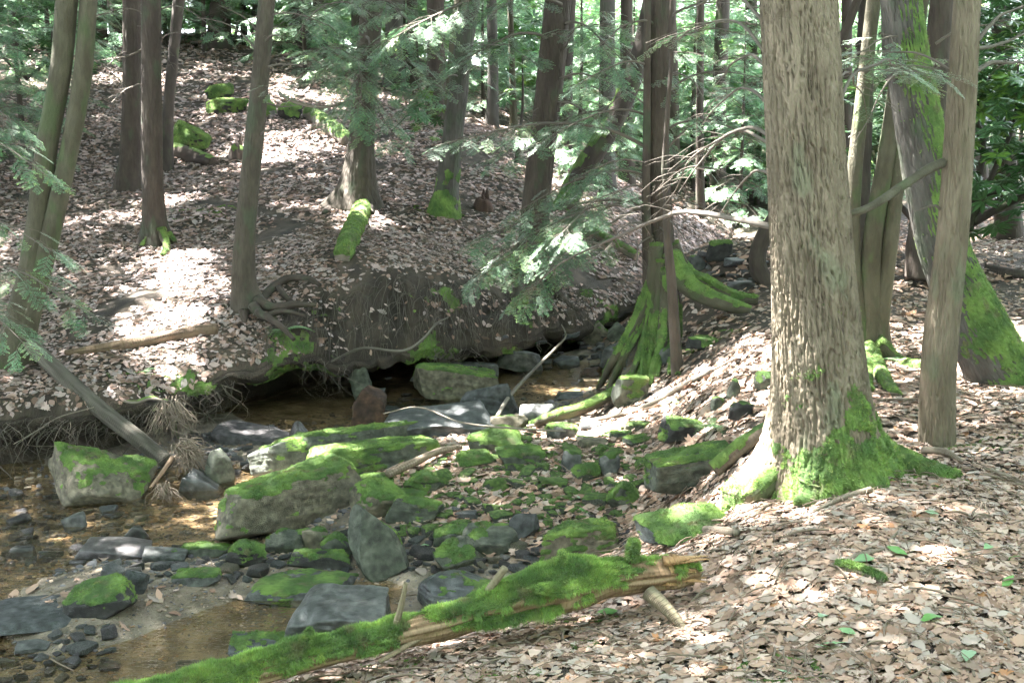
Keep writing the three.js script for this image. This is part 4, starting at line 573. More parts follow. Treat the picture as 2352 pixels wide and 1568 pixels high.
rock(1192, 918, 1275, 975, 'smooth grey rounded boulder beside the pool', { form: 'round', kind: 'grey', moss: 0, seed: 115, group: str, wet: true });
rock(1335, 838, 1385, 868, 'reddish wet cobble at the pool head', { form: 'round', kind: 'rust', moss: 0, seed: 116, group: str, wet: true });
rock(1340, 862, 1400, 888, 'flat black stone in the pool', { form: 'slab', kind: 'dark', moss: 0, seed: 118, group: str, wet: true });
rock(1280, 895, 1340, 915, 'low shining stone just above the pool', { form: 'slab', kind: 'blue', moss: 0, seed: 119, group: str, wet: true });
rock(1528, 958, 1625, 1006, 'dark mossy rock half buried in the leafy slope', { form: 'block', kind: 'dark', moss: 0.4, seed: 117, group: bar });
rock(1733, 850, 1782, 895, 'mossy stone touching the thick hemlock', { form: 'round', kind: 'green', moss: 0.5, seed: 121, group: bar });
rock(1678, 918, 1728, 962, 'dark stone with a green face on the slope', { form: 'block', kind: 'dark', moss: 0.35, seed: 123, group: bar });
rock(1674, 875, 1702, 914, 'small upright mossy stone on the slope', { form: 'round', kind: 'green', moss: 0.5, seed: 125, group: bar, hs: 1.2 });
rock(1632, 908, 1664, 942, 'small green capped stone on the slope', { form: 'round', kind: 'green', moss: 0.45, seed: 126, group: bar });
rock(1505, 795, 1555, 835, 'lichen spotted boulder under the sapling', { form: 'round', kind: 'grey', moss: 0.1, seed: 128, group: bar });
rock(1580, 770, 1650, 800, 'shadowy mossy stone under the root arch', { form: 'block', kind: 'dark', moss: 0.45, seed: 130, group: bar });
rock(518, 1452, 700, 1525, 'rounded dark mossed slab behind the fallen log', { form: 'slab', kind: 'blue', moss: 0.25, seed: 127, group: str, k: 0.7, hs: 1.2 });
rock(172, 1225, 335, 1280, 'fissured purple grey slate plate in the pool', { form: 'slab', kind: 'purple', moss: 0, seed: 129, group: str, k: 0.7, wet: true });
rock(288, 1205, 340, 1250, 'black triangular stone poking from the pool', { form: 'point', kind: 'dark', moss: 0, seed: 131, group: str, wet: true, hs: 1.3 });
rock(150, 1155, 190, 1222, 'split grey slate standing upright in the pool', { form: 'slab', kind: 'grey', moss: 0, seed: 133, group: str, tilt: [0, 0, -1.2], hs: 0.8 });
rock(22, 1245, 76, 1285, 'black wet cobble by the pool outlet', { form: 'round', kind: 'dark', moss: 0, seed: 135, group: str, wet: true });
rock(395, 1515, 500, 1545, 'grey slab lying under the clear water', { form: 'slab', kind: 'grey', moss: 0, seed: 137, group: str, k: 0.6, hs: 0.8, sink: 0.4 });
rock(280, 1305, 335, 1365, 'smooth dark cobble behind the sloping moss block', { form: 'round', kind: 'blue', moss: 0.0, seed: 139, group: str });
rock(30, 1460, 110, 1500, 'flat grey stone by the pale gravel spit', { form: 'slab', kind: 'grey', moss: 0, seed: 141, group: str, rise: 6 });
rock(388, 288, 478, 348, 'moss green boulder on the hill below a stump', { form: 'round', kind: 'dark', moss: 1.05, seed: 143, group: 'mossy rocks on the hill', tilt: [0, 0, -0.2], hs: 0.95 });
rock(466, 188, 530, 228, 'upper moss boulder of a pair on the hill', { form: 'round', kind: 'dark', moss: 1.0, seed: 145, group: 'mossy rocks on the hill', hs: 0.8 });
rock(470, 218, 560, 258, 'lower moss boulder of a pair on the hill', { form: 'round', kind: 'dark', moss: 1.0, seed: 147, group: 'mossy rocks on the hill', hs: 0.8 });
rock(640, 235, 690, 275, 'small moss rock behind the slender bank hemlock', { form: 'round', kind: 'dark', moss: 0.7, seed: 149, group: 'mossy rocks on the hill' });
rock(1625, 560, 1680, 600, 'dark boulder with a bright green top by the far stream', { form: 'block', kind: 'dark', moss: 0.35, seed: 151, group: str, hs: 1.3 });
rock(1585, 590, 1620, 625, 'rounded grey boulder by the far stream', { form: 'round', kind: 'grey', moss: 0.1, seed: 153, group: str, hs: 1.2 });
rock(1670, 640, 1740, 668, 'dark green slab at the near end of the far stream', { form: 'slab', kind: 'dark', moss: 0, seed: 155, group: str, wet: true });

// small stones: a few shapes, many single stones
function protoStone(seed, form, kind, moss, wet) { const [g, s] = stoneGeo(seed, 1, form === 'slab' ? 0.34 : 0.62, 0.75, { form, kind, res: 6 }); const m = new THREE.Mesh(g, wet ? M.wet : M.stone); if (moss) { const l = mossLayer(s, (q, n) => n.y * 0.8 + 0.7 * fbm(q.x * 3 + seed, q.y * 3, q.z * 3, 3) + moss - 0.8, 0.05); if (l) part(m, 'moss', l, M.moss); } return m; }
const mossyProto = [1, 2, 3, 4, 5, 6, 7, 8].map(i => protoStone(200 + i, i % 4 === 0 ? 'round' : i % 4 < 3 ? 'slab' : 'block', 'green', 0.3 + 0.14 * (i % 4)));
const bareProto = [1, 2, 3, 4, 5, 6, 7, 8].map(i => protoStone(220 + i, i % 2 ? 'slab' : 'block', ['grey', 'blue', 'purple', 'dark', 'tan'][i % 5], 0, i % 3 === 0));
const slateProto = [1, 2, 3, 4, 5, 6, 7].map(i => protoStone(240 + i, i % 4 ? 'slab' : 'point', ['dark', 'purple', 'blue', 'dark', 'grey'][i % 5], 0, true));
function scatter(n, seed, protos, name, label, group, pick, size, lift = 0.1) {
  const r = rng(seed); let made = 0;
  for (let i = 0; i < n * 8 && made < n; i++) {
    const [px, py] = pick(r), p = G(px, py, 4.9), s = size[0] * Math.pow(size[1] / size[0], Math.pow(r(), 1.6));
    if (rockList.some(q => Math.hypot(q.x - p.x, q.z - p.z) < q.r + s * 0.35)) continue;
    const o = protos[Math.floor(r() * protos.length)].clone(); o.scale.set(s * (0.8 + r() * 0.5), s * (0.7 + r() * 0.6), s); o.rotation.set((r() - 0.5) * 0.5, r() * 6.28, (r() - 0.5) * 0.5); o.position.set(p.x, p.y + s * lift, p.z);
    top(o, name, label, 'stone', group); rockList.push({ x: p.x, z: p.z, r: s * 0.4 }); made++;
  }
}
const box = (a, b, c, d) => r => [lerp(a, c, r()), lerp(b, d, r())];
scatter(270, 71, mossyProto, 'mossy_stone', 'small moss covered stone among the brown leaves of the gravel bar', 'small mossy stones of the gravel bar', r => r() < 0.6 ? [lerp(860, 1260, r()), lerp(1050, 1230, r())] : [lerp(1180, 1480, r()), lerp(980, 1200, r())], [0.05, 0.2], 0.05);
scatter(130, 73, bareProto, 'cobble', 'small bare angular cobble on the damp gravel of the bar', 'bare cobbles of the gravel bar', r => r() < 0.6 ? [lerp(620, 1250, r()), lerp(1200, 1320, r())] : [lerp(880, 1450, r()), lerp(1150, 1260, r())], [0.05, 0.15]);
scatter(75, 77, slateProto, 'slate_piece', 'small dark wet slate piece at the foot of the undercut bank', 'slates below the undercut bank', r => r() < 0.55 ? [lerp(440, 660, r()), lerp(1000, 1090, r())] : [lerp(840, 1000, r()), lerp(870, 950, r())], [0.07, 0.22]);
scatter(60, 79, slateProto, 'wet_stone', 'small wet stone in the riffle above the pool', 'stones of the upper riffle', r => r() < 0.7 ? [lerp(1150, 1440, r()), lerp(770, 850, r())] : [lerp(1590, 1760, r()), lerp(585, 650, r())], [0.08, 0.3]);
scatter(150, 83, [...slateProto, ...bareProto], 'pool_stone', 'small stone along the edge of the shallow pools', 'stones along the pools', r => { const k = r(); return k < 0.4 ? [lerp(0, 330, r()), lerp(1130, 1300, r())] : k < 0.7 ? [lerp(250, 620, r()), lerp(1250, 1340, r())] : [lerp(0, 260, r()), lerp(1420, 1568, r())]; }, [0.05, 0.16]);
{ // gravel
  const r = rng(91), gs = [1, 2, 3].map(i => stoneGeo(260 + i, 1, 0.45, 0.8, { form: i % 2 ? 'slab' : 'round', res: 2, kind: 'pale' })[0]), mats = [[], [], []], cols = [[], [], []];
  gs.forEach(g => g.deleteAttribute('color'));
  const add = (n, x0, x1, z0, z1, s0, s1, pale) => { for (let i = 0; i < n; i++) { const x = lerp(x0, x1, r()), z = lerp(z0, z1, r()); if (inHill(x, z) || inStream(x, z) < 0.3 + r() * 0.5) continue; const s = s0 * Math.pow(s1 / s0, r() * r()), k = Math.floor(r() * 3), q = new THREE.Quaternion().setFromEuler(new THREE.Euler((r() - 0.5) * 0.7, r() * 6.28, (r() - 0.5) * 0.7)); mats[k].push(new THREE.Matrix4().compose(V(x, lowY(x, z) + s * 0.08, z), q, V(s, s * (0.6 + r() * 0.5), s))); const u = r() * 1.1, w = r(); const c = w < pale ? [0.26, 0.20, 0.15] : w < pale + 0.3 ? [0.13, 0.12, 0.125] : w < 0.85 ? [0.07, 0.068, 0.075] : [0.2, 0.13, 0.08]; cols[k].push(C(c[0] * (0.6 + u * 0.6), c[1] * (0.6 + u * 0.6), c[2] * (0.6 + u * 0.6))); } };
  add(12000, -3.6, 0.4, -7.4, -4.9, 0.008, 0.04, 0.5); add(17000, -5, 1.6, -10.5, -7, 0.012, 0.08, 0.25); add(6000, -3, 3.4, -17, -10, 0.02, 0.1, 0.15);
  const grp = new THREE.Group(); mats.forEach((m, k) => inst(grp, 'pebbles', gs[k], std({ color: C(1, 1, 1), roughness: 0.8 }), m, cols[k])); top(grp, 'gravel', 'fine grey and tan gravel of the stream bed', 'gravel', null, 'stuff');
}
// ---------------------------------------------------------------- fallen wood
const WOODC = (seed, a, b) => (th, s, q) => { const n = smooth(-0.3, 0.35, fbm(s * 1.6 + seed, Math.cos(th) * 3, Math.sin(th) * 3, 3)), g = 1 + 0.3 * noise(s * 10, Math.cos(th) * 14 + seed, Math.sin(th) * 14), c = mixc(a, b, n); return [c[0] * g, c[1] * g, c[2] * g]; };
function log(name, label, pts, { seed = 1, a = [0.12, 0.1, 0.08], b = [0.22, 0.19, 0.15], moss = 0, n = 40, seg = 18, rough = 0.12, group = 'fallen wood', category = 'log', fur = 0, lift = 0.6, thick = 0.01 } = {}) {
  const P = pts.map(([px, py, D, r]) => { const p = D ? PT(px, py, D) : G(px, py); if (!D) p.y += r * lift; return [p, r]; });
  const g = limb(P, n, seg, { shape: (th, s, r) => r * (1 + rough * 1.6 * fbm(Math.cos(th) * 1.3 + seed, s * 4, Math.sin(th) * 1.3, 3) + rough * 0.4 * noise(th * 3, s * 3 + seed)), color: WOODC(seed, a, b) }), o = P[Math.floor(P.length / 2)][0].clone();
  const l = moss ? mossLayer(g, (p, q) => q.y * 0.8 + 0.9 * fbm(p.x * 5 + seed, p.y * 5, p.z * 5, 3) + moss - 0.75, thick) : null;
  const m = new THREE.Mesh(at(g, o), M.wood); m.position.copy(o); top(m, name, label, category, group);
  if (l) { const mm = part(m, 'moss', at(l, o), M.moss); if (fur) mossFur(mm, l, fur, 0.013, seed, { most: 5000 }); }
  return m;
}
{ // the mossy log lying across the near bank
  const P = [[PT(150, 1650, 3.5), 0.045], [PT(420, 1588, 3.62), 0.047], [PT(640, 1526, 3.76), 0.05], [PT(860, 1470, 3.92), 0.046], [PT(1040, 1428, 4.02), 0.054], [PT(1180, 1382, 4.1), 0.076], [PT(1330, 1344, 4.17), 0.094], [PT(1460, 1326, 4.24), 0.104], [PT(1550, 1316, 4.29), 0.094], [PT(1605, 1308, 4.31), 0.066]], o = PT(1040, 1402, 4.02), grp = new THREE.Group(); grp.position.copy(o);
  const g = limb(P, 260, 72, { shape: (th, s, r) => r * (1 + 0.5 * fbm(Math.cos(th) * 1.4 + 3, s * 3.2, Math.sin(th) * 1.4, 3) + 0.2 * noise(Math.cos(th) * 5, s * 1.1, Math.sin(th) * 5 + 7) + 0.03 * noise(th * 9, s * 5)) * (s > 1.72 ? 1 - 0.45 * smooth(1.72, 1.95, s + 0.12 * noise(Math.cos(th) * 4, Math.sin(th) * 4)) : 1), color: WOODC(5, [0.13, 0.08, 0.042], [0.25, 0.175, 0.105]) });
  const s = sampler(g), l = mossLayer(g, (p, n) => { const u = p.x - o.x, bare = Math.exp(-Math.pow((u + 0.13) / 0.07, 2)) * 0.9 + smooth(0.55, 0.8, u) * 0.75 + Math.exp(-Math.pow((u + 0.62) / 0.05, 2)) * 0.5; return n.y * 1.05 - 0.36 + 1.5 * fbm(p.x * 4.2 + 2, p.y * 7, p.z * 7, 3) + 0.5 * fbm(p.x * 15, p.y * 15, p.z * 15, 2) - bare; }, 0.012);
  const body = part(grp, 'log_body', at(g, o), M.wood), m = part(body, 'moss', at(l, o), M.moss); mossFur(m, l, 52000, 0.017, 77, { hang: 0.8, most: 34000, bright: 1.15 });
  const stub = (a, b, r0, r1, name, moss, c) => { const e = a.clone().lerp(b, 0.5).add(V(0.004, 0.004, 0)), q = limb([[a, r0], [e, lerp(r0, r1, 0.4)], [b, r1]], 14, 14, { shape: (th, s, r) => r * (1 + 0.3 * fbm(Math.cos(th) * 2, s * 12, Math.sin(th) * 2, 3)), color: WOODC(9, c || [0.12, 0.10, 0.06], [0.2, 0.17, 0.11]) }), mesh = part(grp, name, at(q.clone(), o), M.wood); if (moss) { const ml = mossLayer(q, (p, n) => 0.3 + 0.6 * fbm(p.x * 9, p.y * 9, p.z * 9, 2) + n.y * 0.3, 0.006); const mm = part(mesh, 'moss', at(ml, o), M.moss); mossFur(mm, ml, 40000, 0.013, 79, { most: 900 }); } };
  stub(PT(905, 1450, 3.93), PT(932, 1338, 3.9), 0.013, 0.007, 'branch_stub'); stub(PT(1112, 1368, 4.05), PT(1160, 1304, 4.03), 0.013, 0.014, 'branch_stub'); stub(PT(1292, 1310, 4.14), PT(1290, 1268, 4.12), 0.011, 0.007, 'branch_stub', 1); stub(PT(1450, 1285, 4.22), PT(1457, 1243, 4.22), 0.014, 0.012, 'branch_stub', 1); stub(PT(690, 1500, 3.78), PT(712, 1448, 3.76), 0.012, 0.007, 'branch_stub', 1); stub(PT(1290, 1365, 4.1), PT(1238, 1352, 4.0), 0.014, 0.009, 'branch_stub', 1);
  stub(PT(1490, 1360, 4.2), PT(1575, 1448, 4.05), 0.03, 0.016, 'prop_branch', 0, [0.10, 0.075, 0.05]); stub(PT(1010, 1440, 3.98), PT(870, 1520, 3.86), 0.012, 0.008, 'bark_strip', 0, [0.18, 0.13, 0.08]);
  const r = rng(12); for (let i = 0; i < 20; i++) { const v = r(), a = PT(1515 + r() * 40, 1272 + v * 75, 4.24 + r() * 0.08), b = PT(1575 + r() * 62, 1262 + v * 90 + (r() - 0.5) * 14, 4.24 + r() * 0.1); const q = limb([[a, 0.02 + r() * 0.018], [a.clone().lerp(b, 0.6), 0.012], [b, 0.002]], 5, 5, { shape: (th, s, rr) => rr * (Math.abs(Math.cos(th)) * 0.8 + 0.3), color: WOODC(i, [0.22, 0.11, 0.045], [0.42, 0.27, 0.14]) }); part(grp, 'splinter', at(q, o), M.wood); }
  top(grp, 'fallen_log', 'rotten log thick with shaggy green moss across the near bank', 'log', 'fallen wood');
}
log('fallen_pole', 'bare grey pole leaning from the bank down into the stream', [[70, 792, 10.1, 0.065], [140, 860, 9.8, 0.068], [230, 940, 9.5, 0.07], [320, 1010, 9.2, 0.066], [385, 1062, 9.0, 0.06]], { seed: 3, a: [0.05, 0.043, 0.033], b: [0.11, 0.10, 0.08], n: 70, seg: 28, rough: 0.06 });
log('fallen_log', 'bright green moss log pointing down the hill from the stout hemlock', [[838, 478, null, 0.095], [818, 525, null, 0.1], [800, 570, null, 0.095], [786, 602, null, 0.08]], { seed: 5, moss: 0.95, n: 50, seg: 30, fur: 6000, thick: 0.02 });
log('fallen_log', 'thin brown log lying in sunlit leaves on the bank top', [[150, 815, null, 0.03], [250, 805, null, 0.05], [370, 785, null, 0.055], [440, 772, null, 0.06], [500, 765, null, 0.055]], { seed: 7, a: [0.09, 0.06, 0.04], b: [0.2, 0.14, 0.09], n: 50, rough: 0.2 });
log('fallen_log', 'dull moss log tilted on the hill by the stout hemlock', [[712, 270, null, 0.12], [755, 300, null, 0.13], [800, 335, null, 0.11]], { seed: 9, moss: 0.5, thick: 0.02 });
log('fallen_log', 'short blackish log with a mossy end below the moss boulder', [[384, 352, null, 0.12], [430, 366, null, 0.13], [492, 380, null, 0.08]], { seed: 11, moss: 0.15, a: [0.04, 0.03, 0.025], b: [0.08, 0.06, 0.045] });
log('fallen_branch', 'weathered brown branch lying over the mossy rocks', [[890, 1112, null, 0.028], [950, 1085, null, 0.03], [1010, 1055, null, 0.026], [1060, 1040, null, 0.018]], { seed: 13, a: [0.13, 0.1, 0.07], b: [0.24, 0.19, 0.14], n: 60, lift: 2.5, category: 'branch' });
log('bleached_branch', 'pale bleached branch snagged across the upper riffle', [[1140, 960, 9.6, 0.018], [1170, 910, 10.2, 0.018], [1225, 850, 11.0, 0.015], [1275, 800, 11.8, 0.012], [1300, 770, 12, 0.009], [1290, 745, 12.1, 0.005]], { seed: 15, a: [0.12, 0.105, 0.085], b: [0.21, 0.19, 0.16], n: 40, seg: 10, category: 'branch' });
log('crooked_branch', 'crooked grey branch hanging out from the undercut', [[760, 830, 10.9, 0.01], [830, 800, 10.9, 0.014], [930, 805, 10.8, 0.016], [975, 775, 10.9, 0.014], [1000, 745, 11.0, 0.012], [1030, 728, 11.2, 0.006]], { seed: 17, a: [0.065, 0.057, 0.045], b: [0.12, 0.11, 0.09], n: 40, seg: 10, category: 'branch' });
log('fallen_branch', 'long thin fallen stem running up the leafy slope', [[1210, 985, null, 0.012], [1400, 968, null, 0.018], [1500, 935, null, 0.018], [1580, 890, null, 0.017], [1680, 835, null, 0.012], [1740, 800, null, 0.007]], { seed: 19, n: 60, seg: 8, lift: 2, category: 'branch' });
log('fallen_branch', 'curving dark twig arching over the wide grey slab', [[880, 950, 8.9, 0.004], [960, 935, 8.8, 0.006], [1060, 970, 8.6, 0.007], [1200, 985, 8.5, 0.008], [1300, 990, 8.5, 0.006]], { seed: 21, n: 40, seg: 6, category: 'branch' });
log('fallen_log', 'mossy pole lying on the sunlit slope behind the root tree', [[1340, 535, null, 0.06], [1400, 570, null, 0.065], [1462, 605, null, 0.06]], { seed: 23, moss: 0.6, lift: 1.5 });
log('rotten_log', 'dark rotting log with mossy lumps against the thick hemlock', [[1640, 1105, null, 0.05], [1690, 1060, null, 0.05], [1740, 1020, null, 0.045], [1790, 985, null, 0.03]], { seed: 25, moss: 0.3, a: [0.06, 0.045, 0.035], b: [0.14, 0.11, 0.08], n: 50, lift: 1.2 });
log('fallen_log', 'dark log lying among far rhododendron stems', [[2200, 352, 17, 0.12], [2290, 350, 17, 0.13], [2400, 345, 17, 0.12]], { seed: 27, a: [0.1, 0.09, 0.085], b: [0.22, 0.2, 0.19] });
log('fallen_log', 'black log on the ground beside the mossy leaner', [[2270, 620, null, 0.05], [2310, 635, null, 0.06], [2380, 640, null, 0.05]], { seed: 29, a: [0.045, 0.035, 0.03], b: [0.09, 0.07, 0.06] });
log('bare_root', 'moss tipped root poking out of the crumbling bank', [[260, 915, 9.75, 0.014], [310, 925, 9.6, 0.016], [345, 915, 9.55, 0.016], [385, 922, 9.5, 0.01]], { seed: 31, n: 24, seg: 8, moss: 0.1, category: 'root' });
log('shed_limb', 'curved dark limb hanging behind the bank hemlock', [[640, 215, 14, 0.02], [680, 235, 14, 0.02], [750, 245, 14, 0.018], [830, 222, 14, 0.012]], { seed: 33, n: 24, seg: 8, category: 'branch' });
[[2000, 1135, 1870, 1180, 0.014, 'stout brown stick by the moss foot of the thick hemlock'], [1780, 1285, 1900, 1238, 0.009, 'grey stick pointing at the thick hemlock across the litter'], [1910, 1310, 2030, 1268, 0.011, 'brown stick beside a mossy twig in the litter'], [2260, 1085, 2380, 1140, 0.012, 'straight grey stick beyond the moss root'], [2050, 1590, 2170, 1520, 0.006, 'thin dark stick in the sunny leaf patch'], [1760, 1330, 1850, 1360, 0.006, 'pale curved twig near the broken log end'], [2040, 1250, 2090, 1200, 0.006, 'short forked twig on the flat litter'], [1880, 1370, 2040, 1375, 0.005, 'wavy dark twig lying level in the litter'], [2280, 1275, 2400, 1290, 0.006, 'smooth grey twig by green leaves'], [2120, 1048, 2210, 1068, 0.02, 'dark rotten stick with an orange end by the slim trunk'], [1690, 1240, 1560, 1235, 0.02, 'pale bare stick end beside the square mossy boulder']].forEach(([a, b, c, d, r, lab], i) => log('fallen_stick', lab, [[a, b, null, r], [(a + c) / 2 + 6, (b + d) / 2 - 5, null, r], [c, d, null, r * 0.6]], { seed: 50 + i, n: 16, seg: 8, lift: 1.6, a: [0.12, 0.09, 0.065], b: [0.24, 0.2, 0.155], category: 'stick', group: 'sticks on the litter' }));
log('mossy_stick', 'stubby stick with faint moss lying in the litter', [[1925, 1310, null, 0.014], [1980, 1325, null, 0.015], [2030, 1345, null, 0.012]], { seed: 70, n: 20, seg: 10, lift: 1.4, moss: 0.5, category: 'stick', group: 'sticks on the litter', fur: 20000 });

{ // the old stump on the hill and the splintered brown stump
  const stump = (label, px, py, D, w, h, seed, c1, c2, moss) => {
    const b = PT(px, py, D); b.y = groundY(b.x, b.z); const r0 = pxsize(w, b) / 2, H = pxsize(h, b), r = rng(seed), geos = [];
    geos.push(limb([[V(0, -0.2, 0), r0 * 1.35], [V(0, 0.02, 0), r0 * 1.15], [V(0.01, H * 0.32, 0), r0 * 0.9], [V(0.02, H * 0.42, 0), r0 * 0.5]], 24, 30, { shape: (th, s, q) => q * (1 + 0.5 * fbm(Math.cos(th) * 2 + seed, s * 2, Math.sin(th) * 2, 3)), color: WOODC(seed, c1, c2) }));
    for (let i = 0; i < 9; i++) { const a = i / 9 * 6.28 + r(), k = r0 * (0.45 + r() * 0.25), l = H * (0.35 + r() * r() * 0.65), x = Math.cos(a) * k, z = Math.sin(a) * k; geos.push(limb([[V(x, H * 0.15, z), r0 * 0.38], [V(x * 0.95, l * 0.7, z * 0.95), r0 * 0.24], [V(x * 0.9 + (r() - 0.5) * r0 * 0.3, l, z * 0.9), 0.006]], 8, 7, { shape: (th, s, q) => q * (1 + 0.4 * noise(Math.cos(th) * 2 + i, s * 4, Math.sin(th) * 2)), color: WOODC(seed + i, c1, c2) })); }
    const g = mergeGeometries(geos), l = moss ? mossLayer(geos[0], (p, n) => n.y * 0.6 + fbm(p.x * 4, p.y * 4, p.z * 4, 3) + moss - 0.4, 0.02) : null, m = new THREE.Mesh(g, M.wood); m.position.copy(b); top(m, 'tree_stump', label, 'stump'); if (l) part(m, 'moss', l, M.moss);
  };
  stump('grey broken stump with bluish green growth high on the hill', 605, 225, 21, 46, 75, 3, [0.11, 0.1, 0.09], [0.2, 0.19, 0.17], 0.3);
  stump('dark splintered stump with pale tip beside moss on the hill', 545, 345, 18.5, 40, 70, 5, [0.05, 0.04, 0.035], [0.12, 0.09, 0.075], 0.05);
  stump('reddish brown rotten stump beneath the hanging sprays', 1110, 460, 15.5, 40, 60, 7, [0.045, 0.026, 0.02], [0.08, 0.046, 0.033], 0);
}
{ // moss on the damp earth face
  const g = mossLayer(hillMesh.geometry, (p, n) => { const d = lipZ(p.x) - p.z; if (p.x < -5.5 || p.x > 1.2 || d > 0.9 || p.y < -0.75) return -1; const w = p.x > -2.2 ? -0.12 : -0.22; return w - 0.12 + 1.4 * fbm(p.x * 1.6 + 3, p.y * 2.2, p.z * 1.6, 3) + 0.5 * fbm(p.x * 9, p.y * 9, p.z * 9, 2) - smooth(0.5, 0.9, d); }, 0.012);
  if (g) { const m = part(hillMesh, 'moss', g, M.moss); mossFur(m, g, 2500, 0.018, 5, { most: 5000, bright: 0.9 }); }
}
// roots and rootlets that hang from the undercut brow
{
  const r = rng(17), geos = [], pale = [];
  for (let i = 0; i < 1500; i++) {
    const x = lerp(-5.2, 1.6, r()); if (x > -2.5 && noise(x * 2.3, 4.4) + 0.35 * noise(x * 9, 1.4) < 0.28 * r() + 0.02) continue;
    const zl = lipZ(x), y = hillY(x, zl) - r() * 0.12, len = 0.06 + Math.pow(r(), 2) * (x < -2.2 ? 0.6 : 0.42), a = V(x, y, zl - 0.02 + r() * 0.08), b = a.clone().add(V((r() - 0.5) * len * 0.8, -len * (0.5 + r() * 0.5), (r() - 0.3) * 0.22)), m = a.clone().lerp(b, 0.35).add(V((r() - 0.5) * len * 0.8, (r() - 0.3) * len * 0.3, r() * len * 0.5)), m2 = a.clone().lerp(b, 0.7).add(V((r() - 0.5) * len * 0.8, (r() - 0.5) * len * 0.3, (r() - 0.3) * len * 0.5)), k = 0.001 + r() * r() * 0.006;
    (r() < 0.12 ? pale : geos).push(limb([[a, k], [m, k * 0.8], [m2, k * 0.55], [b, 0.0006]], 7, 3));
  }
  for (let i = 0; i < 480; i++) { // fine roots combing the earth face
    const x = lerp(-2.3, 0.9, r()), zl = lipZ(x), t = 0.02 + r() * 0.75, p = V(x, 0, zl - t); p.y = hillY(p.x, p.z) + 0.02; const e = V(x + (r() - 0.5) * 0.3, 0, zl - Math.max(-0.02, t - 0.1 - r() * 0.4)); e.y = hillY(e.x, e.z) + 0.012; const m = p.clone().lerp(e, 0.5); m.y += 0.04 + r() * 0.06; m.z += r() * 0.05; m.x += (r() - 0.5) * 0.1; geos.push(limb([[p, 0.0015], [m, 0.002 + r() * 0.002], [e, 0.001]], 4, 3));
  }
  for (const [l, m] of [[geos, M.twig], [pale, std({ color: C(0.17, 0.14, 0.11) })]]) { const g = mergeGeometries(l.map(q => { q.deleteAttribute('uv'); return q; })), o = part(hillMesh, 'rootlets', g, m); o.userData.kind = 'stuff'; }
}
function tangle(label, px, py, D, n, size, seed, dir) { const o = PT(px, py, D), r = rng(seed), geos = []; for (let i = 0; i < n; i++) { const a = V((r() - 0.5) * size * 0.5, (r() - 0.3) * size * 0.4, (r() - 0.5) * size * 0.5), d = V(dir[0] + (r() - 0.5) * 1.2, dir[1] + (r() - 0.5) * 1.0, dir[2] + (r() - 0.5) * 1.2).normalize(), l = size * (0.3 + r() * 0.8), b = a.clone().addScaledVector(d, l * 0.5).add(V(r() - 0.5, r() - 0.5, r() - 0.5).multiplyScalar(l * 0.3)), c = a.clone().addScaledVector(d, l).add(V(r() - 0.5, r() - 0.5, r() - 0.5).multiplyScalar(l * 0.5)); geos.push(limb([[a, 0.002 + r() * 0.006], [b, 0.003], [c, 0.001]], 6, 4)); } const m = new THREE.Mesh(mergeGeometries(geos), std({ color: C(0.17, 0.135, 0.105) })); m.position.copy(o); top(m, 'root_tangle', label, 'root tangle'); }
tangle('washed out knot of pale dry roots at the pole foot', 425, 1030, 9.0, 150, 0.3, 61, [0.4, -0.5, 0.3]);
tangle('small pale root brush hanging over the water', 372, 1122, 8.5, 70, 0.18, 63, [0.2, -0.7, 0.2]);
tangle('loose fringe of roots dangling from the crumbling bank', 390, 940, 9.5, 110, 0.38, 65, [0.2, -0.6, 0.3]);
log('drift_stick', 'reddish stick propped from root tangle to water', [[345, 1120, 8.5, 0.012], [375, 1080, 8.7, 0.016], [395, 1050, 8.85, 0.018]], { seed: 81, a: [0.2, 0.13, 0.09], b: [0.3, 0.2, 0.14], n: 16, seg: 8, category: 'stick' });
log('forked_twig', 'thin forked bare twig bending over the water by the bank', [[30, 1020, 8.8, 0.003], [90, 985, 8.9, 0.004], [130, 960, 9.0, 0.005], [215, 935, 9.1, 0.004]], { seed: 83, n: 24, seg: 5, category: 'stick' });
// ---------------------------------------------------------------- fallen leaves
function leafGeo(outline, curl, seed) { // outline in a unit leaf along +x, bent out of its plane
  const s = new THREE.Shape(outline.map(([x, y]) => new THREE.Vector2(x, y))), g = new THREE.ShapeGeometry(s), P = g.attributes.position, r = rng(seed), a = curl * (0.6 + r() * 0.8), b = curl * (r() - 0.2), t = (r() - 0.5) * curl * 2;
  for (let i = 0; i < P.count; i++) { const x = P.getX(i), y = P.getY(i); P.setXYZ(i, x - 0.5, a * y * y * 3 + b * (x - 0.5) * (x - 0.5) * 1.6 + t * (x - 0.5) * y + 0.03 * Math.sin(x * 20 + seed), y); }
  g.deleteAttribute('uv'); g.computeVertexNormals(); return g;
}
const half = pts => [...pts, ...pts.slice().reverse().map(([x, y]) => [x + 0.012, -y * 0.94])];
const OAK = half([[0, 0.012], [0.1, 0.03], [0.2, 0.15], [0.28, 0.13], [0.36, 0.27], [0.45, 0.2], [0.56, 0.32], [0.66, 0.2], [0.76, 0.25], [0.86, 0.14], [0.95, 0.1], [1, 0.01]]);
const BEECH = half([[0, 0.01], [0.12, 0.12], [0.28, 0.24], [0.45, 0.28], [0.62, 0.25], [0.8, 0.15], [1, 0.01]]);
const MAPLE = half([[0, 0.01], [0.2, 0.02], [0.16, 0.22], [0.3, 0.2], [0.24, 0.48], [0.42, 0.36], [0.5, 0.46], [0.56, 0.2], [0.72, 0.3], [0.74, 0.14], [0.86, 0.12], [1, 0.01]]);
